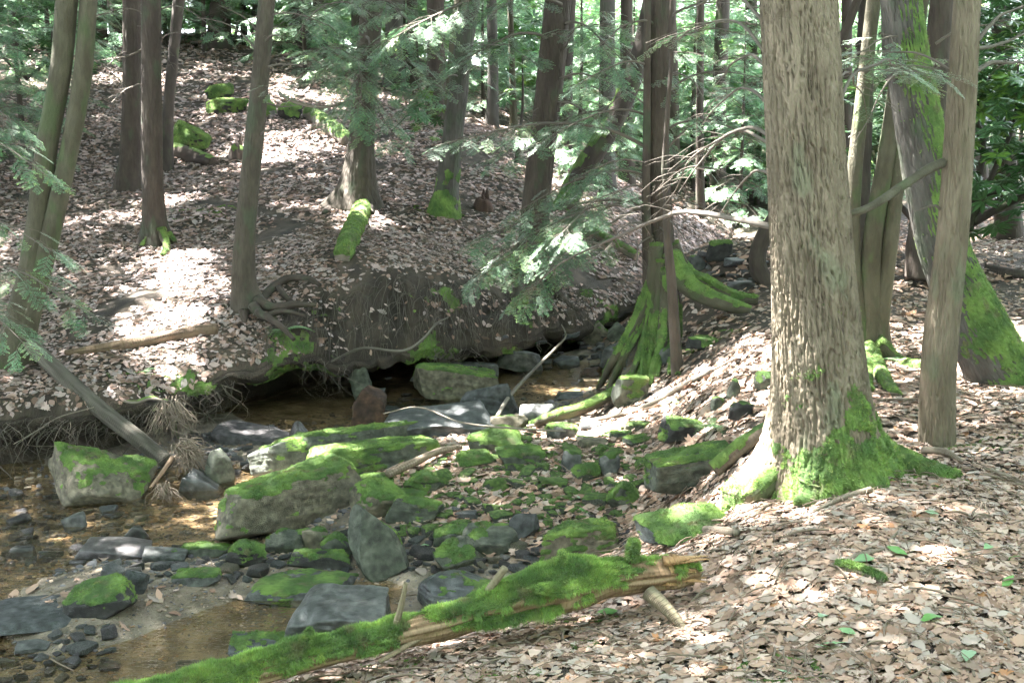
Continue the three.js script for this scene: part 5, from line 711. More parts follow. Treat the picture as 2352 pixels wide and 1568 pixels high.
const leafGeos = [leafGeo(OAK, 0.2, 1), leafGeo(OAK, 0.4, 2), leafGeo(BEECH, 0.35, 3), leafGeo(BEECH, 0.15, 4), leafGeo(BEECH, 0.25, 5), leafGeo(MAPLE, 0.35, 6), leafGeo(BEECH, 0.95, 7), leafGeo(OAK, 0.9, 8)];
const leafTone = (r, hill) => { let f; const k = hill ? Math.min(0.988, r() * 0.72 + 0.28) : r(); f = (hill ? 0.65 : 0.75) + r() * 0.5; const c = k < 0.36 ? [0.40, 0.275, 0.21] : k < 0.62 ? [0.45, 0.35, 0.30] : k < 0.76 ? [0.26, 0.165, 0.118] : k < 0.91 ? [0.37, 0.32, 0.285] : k < 0.99 ? [0.14, 0.09, 0.06] : [0.38, 0.19, 0.09]; f *= hill ? 1.0 : 0.9; return hill ? C(c[0] * f, c[1] * f * 0.97, c[2] * f * 1.04) : C(c[0] * f * 1.06, c[1] * f, c[2] * f * 0.95); };
{
  const r = rng(5), mats = leafGeos.map(() => []), cols = leafGeos.map(() => []), single = [], Q = new THREE.Quaternion(), T = new THREE.Quaternion();
  const add = (x, z, s, tilt, lift) => {
    const y = groundY(x, z), n = slope(x, z); if (n.y < 0.45 && r() < 0.7) return;
    Q.setFromUnitVectors(UPV, n.add(V((r() - 0.5) * tilt, 0, (r() - 0.5) * tilt)).normalize()).multiply(T.setFromAxisAngle(UPV, r() * 6.28));
    if (r() < 0.25) Q.multiply(T.setFromAxisAngle(V(1, 0, 0), Math.PI * (r() < 0.5 ? 1 : 0.85)));
    const k = Math.floor(r() * leafGeos.length), m = new THREE.Matrix4().compose(V(x, y + 0.004 + r() * lift, z), Q, V(s * (0.7 + r() * 0.6), s, s * (0.7 + r() * 0.6))), c = leafTone(r, inHill(x, z)).lerp(C(0.12, 0.075, 0.047), smooth(-0.05, 0.3, fbm(x * 1.8, z * 1.8, 9, 3)) * (0.15 + 0.5 * r()));
    const p = V(x, y, z).applyMatrix4(camera.matrixWorldInverse), inView = Math.abs(p.x / -p.z) < 0.40 && p.y / -p.z < 0.1 && p.y / -p.z > -0.27;
    if (inView && -z < 3.95 && single.length < 290 && r() < 0.45) single.push([m, k, c]); else { mats[k].push(m); cols[k].push(c); }
  };
  const fill = (n, x0, x1, z0, z1, s, tilt, lift, ok) => { for (let i = 0; i < n; i++) { const x = lerp(x0, x1, r()), z = lerp(z0, z1, r()); if (!ok(x, z)) continue; add(x, z, s * (0.4 + r() * 0.7 + (r() < 0.2 ? 0.6 : 0)), tilt, lift); } };
  const dry = (x, z) => !inHill(x, z) && inStream(x, z) < 0.35 + 0.2 * r() && noise(x * 1.1, z * 1.1, 6) > -0.62 + 0.2 * r(), up = (x, z) => inHill(x, z) && lipZ(x) - z > 0.02 && noise(x * 0.9, z * 0.9, 3) > -0.55 + 0.3 * r() && !(x > -2.0 && x < 0.3 && lipZ(x) - z < 0.85 && r() < 0.8);
  fill(46000, -1.7, 3.4, -5.4, -2.5, 0.054, 0.2, 0.009, dry); fill(32000, -1.5, 5, -9.5, -5.4, 0.06, 0.28, 0.012, dry); fill(20000, 0.5, 9, -20, -9.5, 0.08, 0.5, 0.03, dry);
  fill(2200, -1.5, 2.0, -9.2, -6.9, 0.085, 0.8, 0.02, (x, z) => !inHill(x, z) && yLow(x, z) - yWater(x, z) > 0.1);
  fill(44000, -6.5, 3, -14, -8.8, 0.062, 0.38, 0.012, up); fill(54000, -11, 5, -22, -14, 0.078, 0.5, 0.02, up); fill(22000, -14, 7, -32, -22, 0.12, 0.8, 0.03, up);
  fill(500, -4, 1.4, -10, -5, 0.08, 0.6, 0.01, (x, z) => !inHill(x, z) && yLow(x, z) - yWater(x, z) > -0.01);
  const grp = new THREE.Group(); leafGeos.forEach((g, k) => inst(grp, 'leaves', g, M.leaf, mats[k], cols[k])); top(grp, 'leaf_litter', 'brown and tan fallen leaves covering the forest floor', 'leaf litter', null, 'stuff');
  const tones = [...Array(24)].map(() => new THREE.MeshPhysicalMaterial({ color: leafTone(r), roughness: 0.85, side: THREE.DoubleSide, transmission: 0.12, thickness: 0 }));
  single.forEach(([m, k], i) => { const o = new THREE.Mesh(leafGeos[k], tones[i % 24]); o.name = 'leaf'; m.decompose(o.position, o.quaternion, o.scale); o.castShadow = o.receiveShadow = true; floorMesh.add(o); });
  const green = [C(0.13, 0.3, 0.07), C(0.2, 0.36, 0.16), C(0.25, 0.38, 0.22)].map(c => new THREE.MeshPhysicalMaterial({ color: c, roughness: 0.6, side: THREE.DoubleSide, transmission: 0.3, thickness: 0 }));
  [[2060, 1278], [1985, 1298], [1890, 1430], [2315, 1350], [1945, 1465], [2225, 1520], [2140, 1435], [1915, 1495], [2140, 1190], [2330, 1295], [2270, 1270], [1800, 1560], [1340, 1180], [975, 1260], [1330, 1150], [1395, 1420], [1890, 1500], [2100, 1610]].forEach(([px, py], i) => { const p = G(px, py), o = new THREE.Mesh(leafGeos[[3, 2, 6, 4][i % 4]], green[i % 3]); o.name = 'leaf'; o.userData.label = 'fresh green fallen leaf'; o.position.set(p.x, p.y + 0.025, p.z); o.rotation.set((r() - 0.5) * 0.8, r() * 6.28, (r() - 0.5) * 0.8); o.scale.setScalar(0.055 + r() * 0.03); o.castShadow = o.receiveShadow = true; floorMesh.add(o); });
  // dry twigs and needles strewn over the litter
  const tw = [], add2 = (n, x0, x1, z0, z1, L, ok) => { for (let i = 0; i < n; i++) { const x = lerp(x0, x1, r()), z = lerp(z0, z1, r()); if (!ok(x, z)) continue; const l = L * (0.3 + r()), a = r() * 6.28, q = V(x, groundY(x, z) + 0.015 + r() * 0.02, z), e = V(x + Math.cos(a) * l, 0, z + Math.sin(a) * l); e.y = groundY(e.x, e.z) + 0.015 + r() * 0.025; const m = q.clone().lerp(e, 0.5).add(V((r() - 0.5) * l * 0.2, 0.01, (r() - 0.5) * l * 0.2)); const t = 0.0012 + r() * r() * 0.005; tw.push(limb([[q, t], [m, t], [e, t * 0.5]], 3, 4)); } };
  add2(1500, -1.5, 3.2, -5.4, -2.6, 0.14, dry); add2(600, -1, 5, -9.5, -5.4, 0.35, dry); add2(500, -7, 3, -16, -9.2, 0.45, up); add2(260, -10, 4, -26, -16, 0.8, up); add2(120, -3, 1.5, -9, -5.5, 0.25, (x, z) => !inHill(x, z));
  const t = new THREE.Mesh(mergeGeometries(tw.map(g => { g.deleteAttribute('uv'); return g; })), std({ color: C(0.15, 0.115, 0.085) })); top(t, 'twig_litter', 'small dry twigs strewn among the fallen leaves', 'twigs', null, 'stuff');
}
// moss growing on the ground
function mossPatch(px, py, rx, rz, label, seed, { thick = 0.02, fur = 22000, size = 0.014, most = 9000 } = {}) {
  const c = G(px, py), g = sheet(46, 46, (u, v) => { const x = c.x + (u * 2 - 1) * rx, z = c.z + (v * 2 - 1) * rz; return V(x, groundY(x, z) + 0.004, z); }), l = mossLayer(g, p => { const u = (p.x - c.x) / rx, v = (p.z - c.z) / rz; return 0.62 - Math.hypot(u, v) * 0.85 + 0.9 * fbm(p.x * 6 + seed, p.z * 6, seed, 3); }, thick); if (!l) return;
  const o = new THREE.Mesh(at(l, c), M.moss); o.position.copy(c); top(o, 'moss_patch', label, 'moss', 'moss on the ground'); if (fur) mossFur(o, l, fur, size, seed, { most });
}
mossPatch(760, 1560, 0.42, 0.2, 'green moss mat on the ground below the mossy log', 3, { most: 8000 });
mossPatch(1790, 1545, 0.16, 0.12, 'round moss cushion in the open leaf litter', 5, { most: 5000 });
mossPatch(1150, 1555, 0.2, 0.05, 'narrow strip of moss in the near leaf litter', 7, { most: 3000 });
mossPatch(1370, 1425, 0.13, 0.06, 'moss clump under the broken end of the log', 9, { most: 3000 });
mossPatch(2150, 1110, 0.22, 0.1, 'moss carpet at the root tip of the thick hemlock', 11, { most: 5000 });
mossPatch(2320, 1018, 0.4, 0.12, 'moss skirt round the foot of the mossy leaner', 13, { most: 5000 });
mossPatch(1340, 480 + 1010, 0.06, 0.06, 'tiny moss tuft below the propping branch', 15, { most: 1200 });
mossPatch(330, 870, 0.4, 0.15, 'thin moss along the brow beside the bare pole', 21, { fur: 5000, most: 3000 });
mossPatch(1150, 1095, 0.35, 0.25, 'patchy moss between the small stones of the bar', 23, { fur: 9000, most: 5000 });
mossPatch(1050, 1140, 0.3, 0.2, 'moss spreading beside the squared mossy block', 25, { fur: 9000, most: 5000 });
mossPatch(430, 490, 0.5, 0.3, 'pale moss on the sunlit leaves of the hill', 27, { fur: 1200, most: 800 });
mossPatch(520, 490, 0.25, 0.3, 'moss streak on the hill beside the slender hemlock', 29, { fur: 1500, most: 600 });
mossPatch(1010, 485, 0.35, 0.2, 'bright moss patch at the foot of the grey green hemlock', 31, { fur: 2000, most: 1000 });
mossPatch(1640, 780, 0.3, 0.2, 'dark moss below the root arch', 33, { fur: 4000, most: 2000 });
mossPatch(960, 1105, 0.3, 0.2, 'moss carpet around the branch tip on the bar', 35, { fur: 9000, most: 4000 });
mossPatch(1260, 1060, 0.3, 0.2, 'moss thinly spread above the mossy cushion stone', 37, { fur: 9000, most: 4000 });
mossPatch(1210, 1170, 0.3, 0.2, 'moss ribbon across leaves on the lower bar', 39, { fur: 9000, most: 4000 });
mossPatch(1120, 1020, 0.35, 0.25, 'moss spreading round the broad mossy mound', 41, { fur: 9000, most: 4000 });
mossPatch(1000, 1190, 0.25, 0.15, 'moss film on damp earth below the squared block', 43, { fur: 9000, most: 3000 });
// ---------------------------------------------------------------- hanging branches
const LF = { leaf: 0.85, spray: 0.18, width: 0.28 }, DEAD = { dead: true, leaf: 0, width: 0.3 };
branches(midHemlock, [[845, 150, 15, 690, 230, 13.4, 0.018, LF], [850, 110, 15, 970, 215, 13.6, 0.018, LF], [842, 200, 15, 720, 120, 13, 0.016, LF], [848, 60, 15, 680, 80, 12.6, 0.018, LF], [846, 230, 15, 900, 330, 13.6, 0.012, { ...LF, leaf: 0.7 }], [850, 90, 15, 820, 260, 13, 0.016, LF], [855, 30, 15, 980, 120, 13, 0.016, LF], [850, 160, 15, 780, 290, 13.6, 0.014, LF], [838, 280, 15, 760, 300, 14.2, 0.01, DEAD], [840, 330, 15, 790, 360, 14.6, 0.008, DEAD]], 401, { tone: 1.15 });
branches(barkHemlock, [[1275, 100, 13.4, 1050, 150, 12.4, 0.02, LF], [1290, 10, 13.2, 860, 112, 11.8, 0.022, { ...LF, width: 0.22 }], [1265, 190, 13.4, 1090, 100, 12.4, 0.016, LF], [1270, 240, 13.4, 1420, 330, 12.4, 0.016, LF], [1280, 60, 13.4, 1450, 160, 12.4, 0.018, LF], [1275, 20, 13.4, 1120, 40, 12.2, 0.016, LF], [1255, 330, 13.4, 1130, 380, 12.6, 0.014, { ...LF, leaf: 0.7 }], [1285, 130, 13.4, 1400, 60, 12.2, 0.014, LF], [1250, 250, 13.4, 1180, 330, 12.8, 0.01, DEAD], [1285, 180, 13.3, 1480, 240, 12.6, 0.014, DEAD], [1275, 300, 13.3, 1450, 270, 12.4, 0.014, DEAD]], 431);
branches(rootTree, [[1500, 345, 11, 1000, 335, 10.4, 0.02, { ...LF, width: 0.2, sag: 0.1, from: 0.3 }], [1500, 270, 11, 1240, 330, 10.3, 0.014, LF], [1500, 450, 11, 1085, 640, 10.4, 0.018, { ...LF, sag: 0.05 }], [1500, 480, 11, 1075, 560, 10.6, 0.016, { ...LF, sag: 0.1 }], [1500, 410, 11, 1180, 490, 10.5, 0.016, LF], [1500, 470, 11, 1190, 690, 10.3, 0.014, { ...LF, sag: 0.08 }], [1505, 490, 11, 1130, 600, 10.2, 0.014, LF], [1505, 160, 11, 1320, 200, 10.3, 0.014, LF], [1510, 60, 11, 1370, 110, 10.4, 0.014, LF], [1500, 380, 11, 1290, 430, 10.6, 0.012, LF], [1525, 300, 11, 1750, 330, 10.2, 0.014, { ...LF, leaf: 0.35 }], [1525, 220, 11, 1745, 180, 10.2, 0.014, { ...LF, leaf: 0.6 }], [1525, 400, 11, 1740, 440, 10.2, 0.014, { ...LF, leaf: 0.25, dead: true }], [1525, 120, 11, 1720, 80, 10.2, 0.014, LF], [1525, 470, 11, 1690, 540, 10.2, 0.012, DEAD], [1525, 350, 11, 1720, 260, 10.4, 0.012, DEAD], [1525, 430, 11, 1660, 330, 10.4, 0.012, DEAD], [1515, 60, 11, 1700, 10, 10.4, 0.014, DEAD], [1500, 210, 11, 1350, 290, 10.6, 0.012, DEAD], [1500, 520, 11, 1360, 600, 10.2, 0.01, DEAD], [1525, 510, 11, 1580, 560, 10.4, 0.01, DEAD], [1510, 520, 11, 1540, 590, 10.5, 0.01, { ...DEAD, shoots: 2 }], [1505, 540, 11, 1420, 690, 10.2, 0.01, DEAD], [1500, 440, 11, 1280, 545, 10.0, 0.012, LF], [1530, 180, 11, 1640, 260, 10, 0.012, LF]], 461, { tone: 0.9 });
branches(greyHemlock, [[1060, 180, 15, 950, 250, 14, 0.012, LF], [1065, 120, 15, 1140, 200, 14.2, 0.012, { ...LF, leaf: 0.5 }], [1060, 200, 15, 1110, 140, 14.4, 0.01, DEAD], [1040, 330, 15, 1120, 370, 14, 0.01, DEAD], [1055, 240, 15, 960, 200, 14, 0.01, DEAD]], 491);
branches(bigHemlock, [[1772, 520, 5.4, 1215, 672, 8.6, 0.016, { dead: true, leaf: 0.06, width: 0.16, sag: 0.07, shoots: 0.5 }], [1768, 312, 5.4, 1560, 440, 6.3, 0.011, DEAD], [1766, 240, 5.4, 1610, 290, 6.4, 0.009, DEAD], [1762, 155, 5.4, 1640, 200, 6.2, 0.009, DEAD], [1762, 60, 5.4, 1590, 20, 6.2, 0.01, DEAD], [1775, 400, 5.4, 1640, 520, 6.2, 0.008, DEAD], [1770, 140, 5.4, 1560, 90, 6.6, 0.009, { ...LF, leaf: 0.5, spray: 0.14 }], [1768, 330, 5.4, 1500, 500, 6.8, 0.009, DEAD], [1925, 250, 5.4, 2080, 170, 6.4, 0.009, { ...LF, leaf: 0.7, spray: 0.14 }], [1920, 200, 5.4, 1990, 250, 6.2, 0.007, { ...LF, leaf: 0.5, spray: 0.12 }]], 521);
branches(mossyLeaner, [[2110, 165, 7.5, 1960, 330, 7.2, 0.012, { ...DEAD, sag: 0.18, shoots: 0.3 }], [2100, 100, 7.5, 1960, 130, 7.2, 0.009, { ...LF, leaf: 0.8, spray: 0.15 }], [2120, 200, 7.5, 2200, 130, 7.2, 0.008, { ...LF, leaf: 0.8, spray: 0.14 }], [2150, 100, 7.5, 2330, 60, 7.4, 0.01, DEAD]], 541);
branches(twinBeech, [[190, 130, 10.2, 290, 200, 10.4, 0.008, DEAD], [110, 380, 10.2, 10, 330, 10.6, 0.008, DEAD], [185, 60, 10.2, 280, 30, 10.4, 0.008, DEAD]], 551);
branches(ashTree, [[300, 120, 16.5, 200, 230, 15.6, 0.01, DEAD], [300, 200, 16.5, 230, 300, 15.8, 0.01, DEAD], [305, 60, 16.5, 400, 160, 15.8, 0.01, DEAD]], 561);
branches(slantTree, [[1440, 220, 16.5, 1540, 330, 15.8, 0.012, LF], [1380, 320, 16.5, 1300, 300, 15.8, 0.012, LF], [1470, 150, 16.5, 1620, 130, 15.6, 0.012, LF]], 571);
{ // a young hemlock beside the twin trunks, most of it out of view
  const t = tree('young_hemlock', 'young hemlock reaching sprays in front of the twin olive trunks', 'forest trees', [[[-190, 960, 40], [-180, 600, 34], [-170, 200, 28], [-165, 0, 22]]], 8.3, { kind: 'brown', seed: 77, seg: 24, rows: 60, depth: 0.003, up: 3, crown: 60, reach: 1.6 });
  branches(t, [[-180, 500, 8.3, 140, 590, 7.9, 0.012, { ...LF, spray: 0.16, width: 0.2 }], [-180, 620, 8.3, 235, 735, 7.8, 0.012, { ...LF, spray: 0.16, width: 0.16 }], [-180, 320, 8.3, 115, 410, 7.9, 0.012, { ...LF, spray: 0.15, width: 0.18 }], [-180, 680, 8.3, 60, 795, 7.6, 0.01, { ...LF, spray: 0.15 }], [-175, 200, 8.3, 60, 300, 8.4, 0.01, { ...LF, leaf: 0.5, spray: 0.16 }], [-175, 100, 8.3, 40, 330, 8.6, 0.01, DEAD]], 581, { tone: 1.2 });
}
// ---------------------------------------------------------------- understory hemlocks further off
function youngProto(seed) {
  const r = rng(seed), g = new THREE.Group(), bag = [], H = 5; part(g, 'trunk', limb([[V(0, -0.2, 0), 0.06], [V(0.03, H * 0.5, 0.02), 0.04], [V(0, H, 0), 0.008]], 20, 10, { color: barkColor('brown', seed) }), M.barkFine); const geos = [];
  for (let i = 0; i < 34; i++) { const h = 0.5 + (H - 0.7) * Math.pow(i / 34, 0.85), a = i * 2.4 + r() * 0.6, L = (1.75 * (1 - h / H) + 0.25) * (0.7 + r() * 0.5), A = V(0, h, 0), B = V(Math.cos(a) * L, h - 0.12 * L + 0.1, Math.sin(a) * L); geos.push(branch(A, B, 0.012, seed * 50 + i, { leaf: 1, spray: 0.34, width: 0.34, shoots: 0.5, sag: 0.12, from: 0.15 }, bag)); }
  part(g, 'branches', mergeGeometries(geos), M.twig); leafInst(g, bag, sprayFar, seed, 1.45); return g;
}
const youngs = [youngProto(1), youngProto(2), youngProto(3)];
{
  const r = rng(33), spots = [[40, 130, 18.5, 0.8], [-30, 230, 16, 0.75], [110, 60, 22, 0.9], [1110, 300, 24, 0.7], [930, 210, 25, 0.8], [1330, 390, 24, 0.8], [1450, 420, 25, 0.9], [1590, 470, 26, 0.9], [1700, 480, 24, 0.8], [1950, 520, 22, 0.8], [2060, 500, 25, 0.9], [2260, 430, 26, 1.0], [2340, 420, 24, 0.9], [700, 140, 25, 0.8], [470, 110, 27, 0.9], [1380, 440, 18, 0.6], [1250, 330, 26, 1.0], [1400, 400, 27, 1.0], [1520, 430, 27, 1.1], [1640, 440, 28, 1.1], [1740, 440, 27, 1.1], [1900, 450, 26, 1.0], [2000, 460, 28, 1.1], [2120, 450, 27, 1.1], [2200, 440, 28, 1.1], [1060, 270, 27, 0.9], [850, 180, 28, 0.9], [560, 110, 28.5, 0.9], [380, 100, 28, 0.9], [200, 110, 26, 0.9], [2320, 430, 28, 1.2]];
  spots.forEach(([px, py, D, s]) => { const p = PT(px, py, D), o = youngs[Math.floor(r() * 3)].clone(); o.position.set(p.x, groundY(p.x, p.z) - 0.1, p.z); o.scale.setScalar(s * (0.9 + r() * 0.2)); o.rotation.y = r() * 6.28; top(o, 'young_hemlock', 'young hemlock with tiers of soft sprays in the valley understory', 'tree', 'understory hemlocks'); });
  for (let i = 0; i < 46; i++) { const x = lerp(-20, 17, (i + r()) / 46), z = -lerp(28, 44, r()), o = youngs[i % 3].clone(), s = 1.1 + r() * 1.1; o.position.set(x, groundY(x, z) - 0.1, z); o.scale.setScalar(s); o.rotation.y = r() * 6.28; top(o, 'hemlock_tree', 'sunlit hemlock closing the view far behind the hill', 'tree', 'far sunlit hemlocks'); }
}
{ // the wood goes on behind and beside the viewpoint and shuts out the low sky there
  const r = rng(77); for (const [x, z, s] of [[-9, -1, 2.4], [-11, -5, 2.6], [-6.5, 3.5, 2.2], [-3.5, 6, 2.4], [0.5, 6.5, 2.4], [4, 5.5, 2.3], [7, 2.5, 2.3], [8.5, -1.5, 2.3], [9, -5.5, 2.4], [10.5, -10, 2.6], [-10, 5, 2.8], [-5, 11, 3], [1, 12, 3], [7, 10, 3], [12, 4, 3], [13, -3, 3], [-14, -1, 3], [-15, -7, 3], [-2, 9, 2.8], [4, 9, 2.8], [14, -8, 3], [-13, -11, 2.6], [12, -14, 2.6], [-7.5, 0.8, 1.7], [-5, 4.2, 1.6], [5, 3.6, 1.6], [6.5, 0.2, 1.6], [7, -3.4, 1.6], [-8.5, -3.2, 1.7], [0, 8.5, 2.6], [-8, 8, 2.8], [9.5, 6.5, 2.8], [-12, 2, 2.6], [10.5, 1, 2.6]]) { const o = youngs[Math.floor(r() * 3)].clone(); o.position.set(x, -0.1 + (x < -8 ? 0.6 : 0), z); o.scale.setScalar(s * (0.9 + r() * 0.2)); o.rotation.y = r() * 6.28; top(o, 'hemlock_tree', 'tall hemlock of the surrounding wood beside the viewpoint', 'tree', 'surrounding wood'); }
}
// ---------------------------------------------------------------- rhododendron, ferns and seedlings
const whorl = (() => { const r = rng(9), pos = [], L = 1; for (let i = 0; i < 9; i++) { const a = i / 9 * 6.28 + r() * 0.4, d = -0.12 - r() * 0.3, w = 0.13, c = Math.cos(a), s = Math.sin(a), at = (u, v) => [c * u * L - s * v, d * u * u + 0.18 * u - Math.abs(v) * 0.4, s * u * L + c * v]; const q = [[0.05, 0], [0.35, w], [0.7, w], [1, 0], [0.7, -w], [0.35, -w]].map(([u, v]) => at(u, v)), m1 = at(0.35, 0), m2 = at(0.7, 0); pos.push(...q[0], ...q[1], ...m1, ...q[1], ...q[2], ...m2, ...q[1], ...m2, ...m1, ...q[2], ...q[3], ...m2, ...q[3], ...q[4], ...m2, ...q[4], ...m1, ...m2, ...q[4], ...q[5], ...m1, ...q[5], ...q[0], ...m1); } const g = new THREE.BufferGeometry(); g.setAttribute('position', new THREE.Float32BufferAttribute(pos, 3)); g.computeVertexNormals(); return g; })();
function rhodo(label, base, stems, leaf, seed, n, spread) {
  const r = rng(seed), grp = new THREE.Group(), mats = [], cols = []; grp.position.copy(base);
  stems.forEach(pts => { const P = pts.map(([px, py, D, q]) => [PT(px, py, D), q]); part(grp, 'stem', at(limb(P, 20, 10, { color: barkColor('dark', seed) }), base), M.barkFine); const e = P[P.length - 1][0], f = P[Math.max(0, P.length - 2)][0]; for (let i = 0; i < n; i++) { const p = f.clone().lerp(e, 0.3 + r() * 0.9).add(V((r() - 0.5) * spread, (r() - 0.3) * spread, (r() - 0.5) * spread)).sub(base), s = leaf * (0.7 + r() * 0.6); mats.push(new THREE.Matrix4().compose(p, new THREE.Quaternion().setFromEuler(new THREE.Euler((r() - 0.5) * 1.2, r() * 6.28, (r() - 0.5) * 1.2)), V(s, s, s))); const k = 0.7 + r() * 0.7, y = r() < 0.2; cols.push(C((y ? 0.13 : 0.05) * k, (y ? 0.24 : 0.12) * k, 0.04 * k)); } });
  inst(grp, 'foliage', whorl, M.gloss, mats, cols); top(grp, 'rhododendron', label, 'shrub', 'rhododendrons');
}
rhodo('large rhododendron with dark crooked stems beyond the slim trunk', PT(2225, 525, 13), [[[2225, 530, 13, 0.05], [2250, 470, 13, 0.045], [2300, 430, 12.8, 0.04], [2390, 330, 12.6, 0.03]], [[2230, 520, 13, 0.04], [2245, 430, 13, 0.035], [2260, 330, 13.2, 0.03], [2245, 260, 13.4, 0.02], [2300, 120, 13.4, 0.012]], [[2240, 510, 13, 0.045], [2310, 470, 12.7, 0.04], [2400, 430, 12.5, 0.03]], [[2235, 500, 13, 0.04], [2290, 380, 13, 0.03], [2330, 280, 13.2, 0.02], [2340, 140, 13.3, 0.012]], [[2228, 500, 13, 0.03], [2215, 400, 13.2, 0.025], [2270, 200, 13.5, 0.012]]], 0.17, 3, 90, 1.5);
rhodo('leafy rhododendron mass behind the mossy leaner', PT(2120, 520, 15), [[[2120, 520, 15, 0.04], [2110, 400, 15, 0.03], [2150, 300, 15, 0.015]], [[2110, 520, 15, 0.04], [2030, 420, 15, 0.03], [2000, 330, 15, 0.015]], [[2120, 510, 15, 0.04], [2180, 380, 15.4, 0.03], [2200, 200, 15.4, 0.015]]], 0.17, 5, 110, 1.6);
rhodo('young rhododendron with pale sunlit leaf whorls on one thin stem', PT(1185, 375, 17), [[[1185, 375, 17, 0.03], [1200, 250, 17, 0.02], [1200, 130, 17, 0.01]]], 0.13, 7, 26, 0.9);
rhodo('low rhododendron sprigs beside the stout hemlock', PT(900, 300, 18), [[[900, 300, 18, 0.012], [930, 270, 18, 0.008], [960, 240, 18, 0.006]], [[900, 300, 18, 0.012], [980, 290, 18, 0.006]]], 0.13, 9, 14, 0.6);
rhodo('leafy shrub on the hill crest behind the twin trunks', PT(60, 170, 20), [[[60, 180, 20, 0.03], [40, 100, 20, 0.02], [60, 10, 20, 0.01]], [[60, 180, 20, 0.03], [0, 120, 19.5, 0.02], [-20, 40, 19.5, 0.01]], [[60, 180, 20, 0.03], [110, 130, 19.5, 0.02], [120, 60, 19.5, 0.01]]], 0.15, 11, 60, 1.4);
{ // broad-leaved scrub in the sun beyond the crest of the hill
  const r = rng(51), leafM = new THREE.MeshPhysicalMaterial({ color: C(1, 1, 1), roughness: 0.6, side: THREE.DoubleSide, transmission: 0.5, thickness: 0 }), make = seed => { const q = rng(seed), g = new THREE.Group(), mats = [], cols = []; for (let i = 0; i < 5; i++) { const a = q() * 6.28; part(g, 'stem', limb([[V(0, -0.2, 0), 0.03], [V(Math.cos(a) * 0.4, 1.2, Math.sin(a) * 0.4), 0.02], [V(Math.cos(a) * 0.9, 2.4, Math.sin(a) * 0.9), 0.006]], 8, 6), M.twig); } for (let i = 0; i < 420; i++) { const a = q() * 6.28, d = Math.sqrt(q()) * 1.5, h = 0.3 + q() * 2.9, s = 0.13 + q() * 0.1; mats.push(new THREE.Matrix4().compose(V(Math.cos(a) * d, h, Math.sin(a) * d), new THREE.Quaternion().setFromEuler(new THREE.Euler((q() - 0.5) * 1.5, q() * 6.28, (q() - 0.5) * 1.5)), V(s, s, s))); const f = 0.7 + q() * 0.6; cols.push(C(0.16 * f, 0.32 * f, 0.07 * f)); } inst(g, 'foliage', whorl, leafM, mats, cols); return g; }, pr = [make(1), make(2)];
  for (let i = 0; i < 22; i++) { const x = lerp(-17, 9, (i + r()) / 22), z = -lerp(29, 34, r()), o = pr[i % 2].clone(); o.position.set(x, groundY(x, z) - 0.1, z); o.rotation.y = r() * 6.28; o.scale.setScalar(0.8 + r() * 0.7); top(o, 'shrub', 'bright sunlit broad leaved bush beyond the top of the hill', 'shrub', 'sunlit bushes beyond the hill'); }
}
function fern(px, py, size, label, seed, fronds = 5) {
  const p = G(px, py), r = rng(seed), grp = new THREE.Group(); grp.position.copy(p);
  for (let i = 0; i < fronds; i++) { const a = r() * 6.28, pos = [], n = 13; for (let j = 0; j < n; j++) { const t = (j + 1) / n, x = t * size, y = size * (0.55 * t - 0.6 * t * t) + 0.02, w = size * 0.3 * Math.sin(Math.PI * Math.min(0.97, 0.15 + t * 0.85)), d = size * 0.035; for (const s of [1, -1]) pos.push(x - d, y, 0, x + d, y, 0, x + d * 1.5, y - 0.02 * size, s * w); } const g = new THREE.BufferGeometry(); g.setAttribute('position', new THREE.Float32BufferAttribute(pos, 3)); g.computeVertexNormals(); g.rotateY(a); part(grp, 'frond', g, fernMat); }
  top(grp, 'fern', label, 'fern', 'ferns');
}
const fernMat = new THREE.MeshPhysicalMaterial({ color: C(0.12, 0.26, 0.06), roughness: 0.7, side: THREE.DoubleSide, transmission: 0.3, thickness: 0 });
fern(645, 765, 0.3, 'small fern below the exposed roots of the bank hemlock', 3); fern(1640, 985, 0.22, 'little fern on the leafy slope', 5); fern(1550, 1050, 0.2, 'pale fern on the large mossy boulder', 7, 4); fern(330, 858, 0.14, 'tiny fern on the brow beside the pole', 9, 4); fern(1820, 1000, 0.12, 'fern sprig beside the thick hemlock foot', 11, 3); fern(1560, 930, 0.16, 'fern sprig beside the moss gripped boulder', 13, 3); fern(2065, 835, 0.14, 'fern at the forked tree foot', 15, 4);
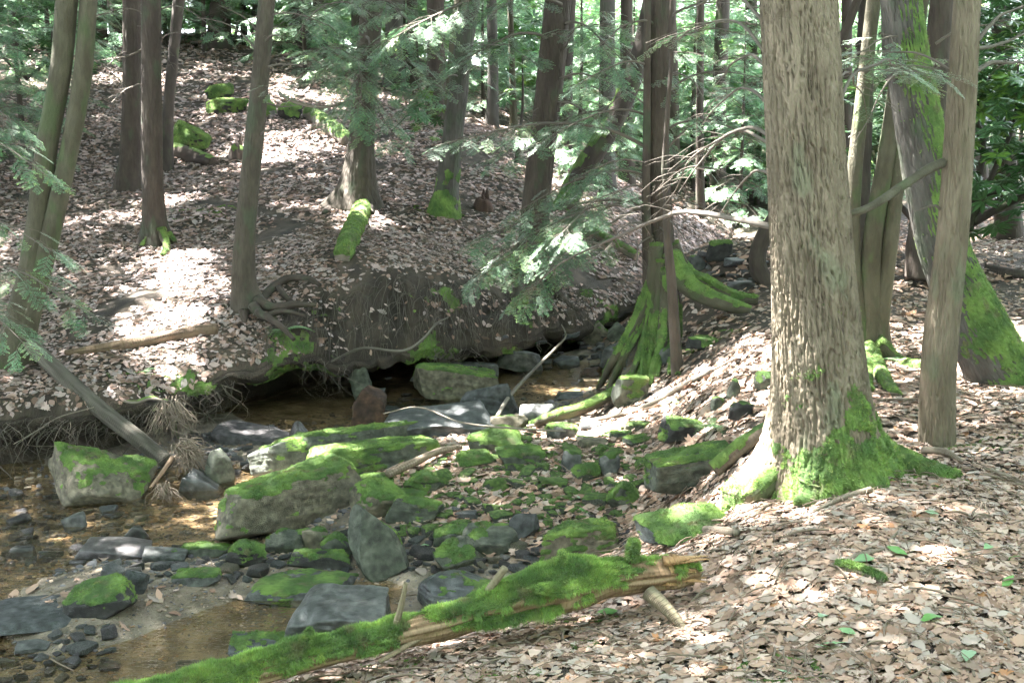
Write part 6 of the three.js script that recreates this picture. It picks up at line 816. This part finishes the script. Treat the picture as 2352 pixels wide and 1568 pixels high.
// ---------------------------------------------------------------- the crowns overhead, with the openings that let the sun through
{
  const r = rng(101), per = crowns.map(() => [[], []]), live = crowns.filter(c => c.n > 0), tmp = V(0, 0, 0); let kept = 0;
  const add = (n, x0, x1, z0, z1, y0, y1) => { for (let i = 0; i < n; i++) {
    const x = lerp(x0, x1, r()), z = lerp(z0, z1, r()), y = Math.max(lerp(y0, y1, r()), 3.4 + 0.17 * -z), s = 0.55 + r() * 0.5;
    if (noise(x * 0.33, z * 0.33, y * 0.2) < -0.28) continue;
    let hit = false; for (const f of flecks) { tmp.set(x, y, z).sub(f.p); const k = tmp.dot(SUN); if (k > 0 && tmp.addScaledVector(SUN, -k).length() < f.r + 0.24 * s) { hit = true; break; } } if (hit) continue;
    let best = null, bd = 1e9; for (const c of live) { const d = Math.hypot(c.base.x - x, c.base.z - z) - c.n * 0.004; if (d < bd) { bd = d; best = c; } }
    per[crowns.indexOf(best)][Math.floor(r() * 2)].push(new THREE.Matrix4().compose(V(x, y, z).sub(best.base), new THREE.Quaternion().setFromEuler(new THREE.Euler((r() - 0.5) * 0.7, r() * 6.28, (r() - 0.5) * 0.7)), V(s, s, s))); kept++;
  } };
  add(13320, -20, 8, -24, -3.2, 6, 13); add(462, -8, 8, -3.2, 5, 6, 12); add(4300, -20, -2, -32, -14, 7, 13); add(925, -9, 3, -14, -4, 6, 11); add(1295, 0, 9, -31, -20, 7, 12); add(1000, -5.8, -2.6, -15.2, -12.2, 7, 11); add(1000, -16, -4, -24, -12, 7, 12);
  crowns.forEach((c, i) => {
    per[i].forEach((m, k) => { if (m.length) inst(c.grp, 'crown', canopyGeo[k], M.crown, m); });
    if (c.n < 100) return; const q = rng(i + 700), geos = []; // limbs that carry the crown
    for (let j = 0; j < 9; j++) { const k = c.path.length - 13 + Math.floor(q() * 12), a = c.path[k].p, an = q() * 6.28, L = 1.2 + q() * 1.8, b = a.clone().add(V(Math.cos(an) * L, 0.2, Math.sin(an) * L)); if (a.y < 3.6 + 0.15 * -a.z) continue; geos.push(limb([[a, c.path[k].r * 0.35], [a.clone().lerp(b, 0.5).add(V(0, 0.15, 0)), 0.02], [b, 0.006]], 6, 5)); }
    geos.forEach(g => { g.deleteAttribute('uv'); part(c.grp, 'limb', at(g, c.base), M.twig); });
  });
  console.log('canopy fans', kept);
}
renderer.render(scene, camera);
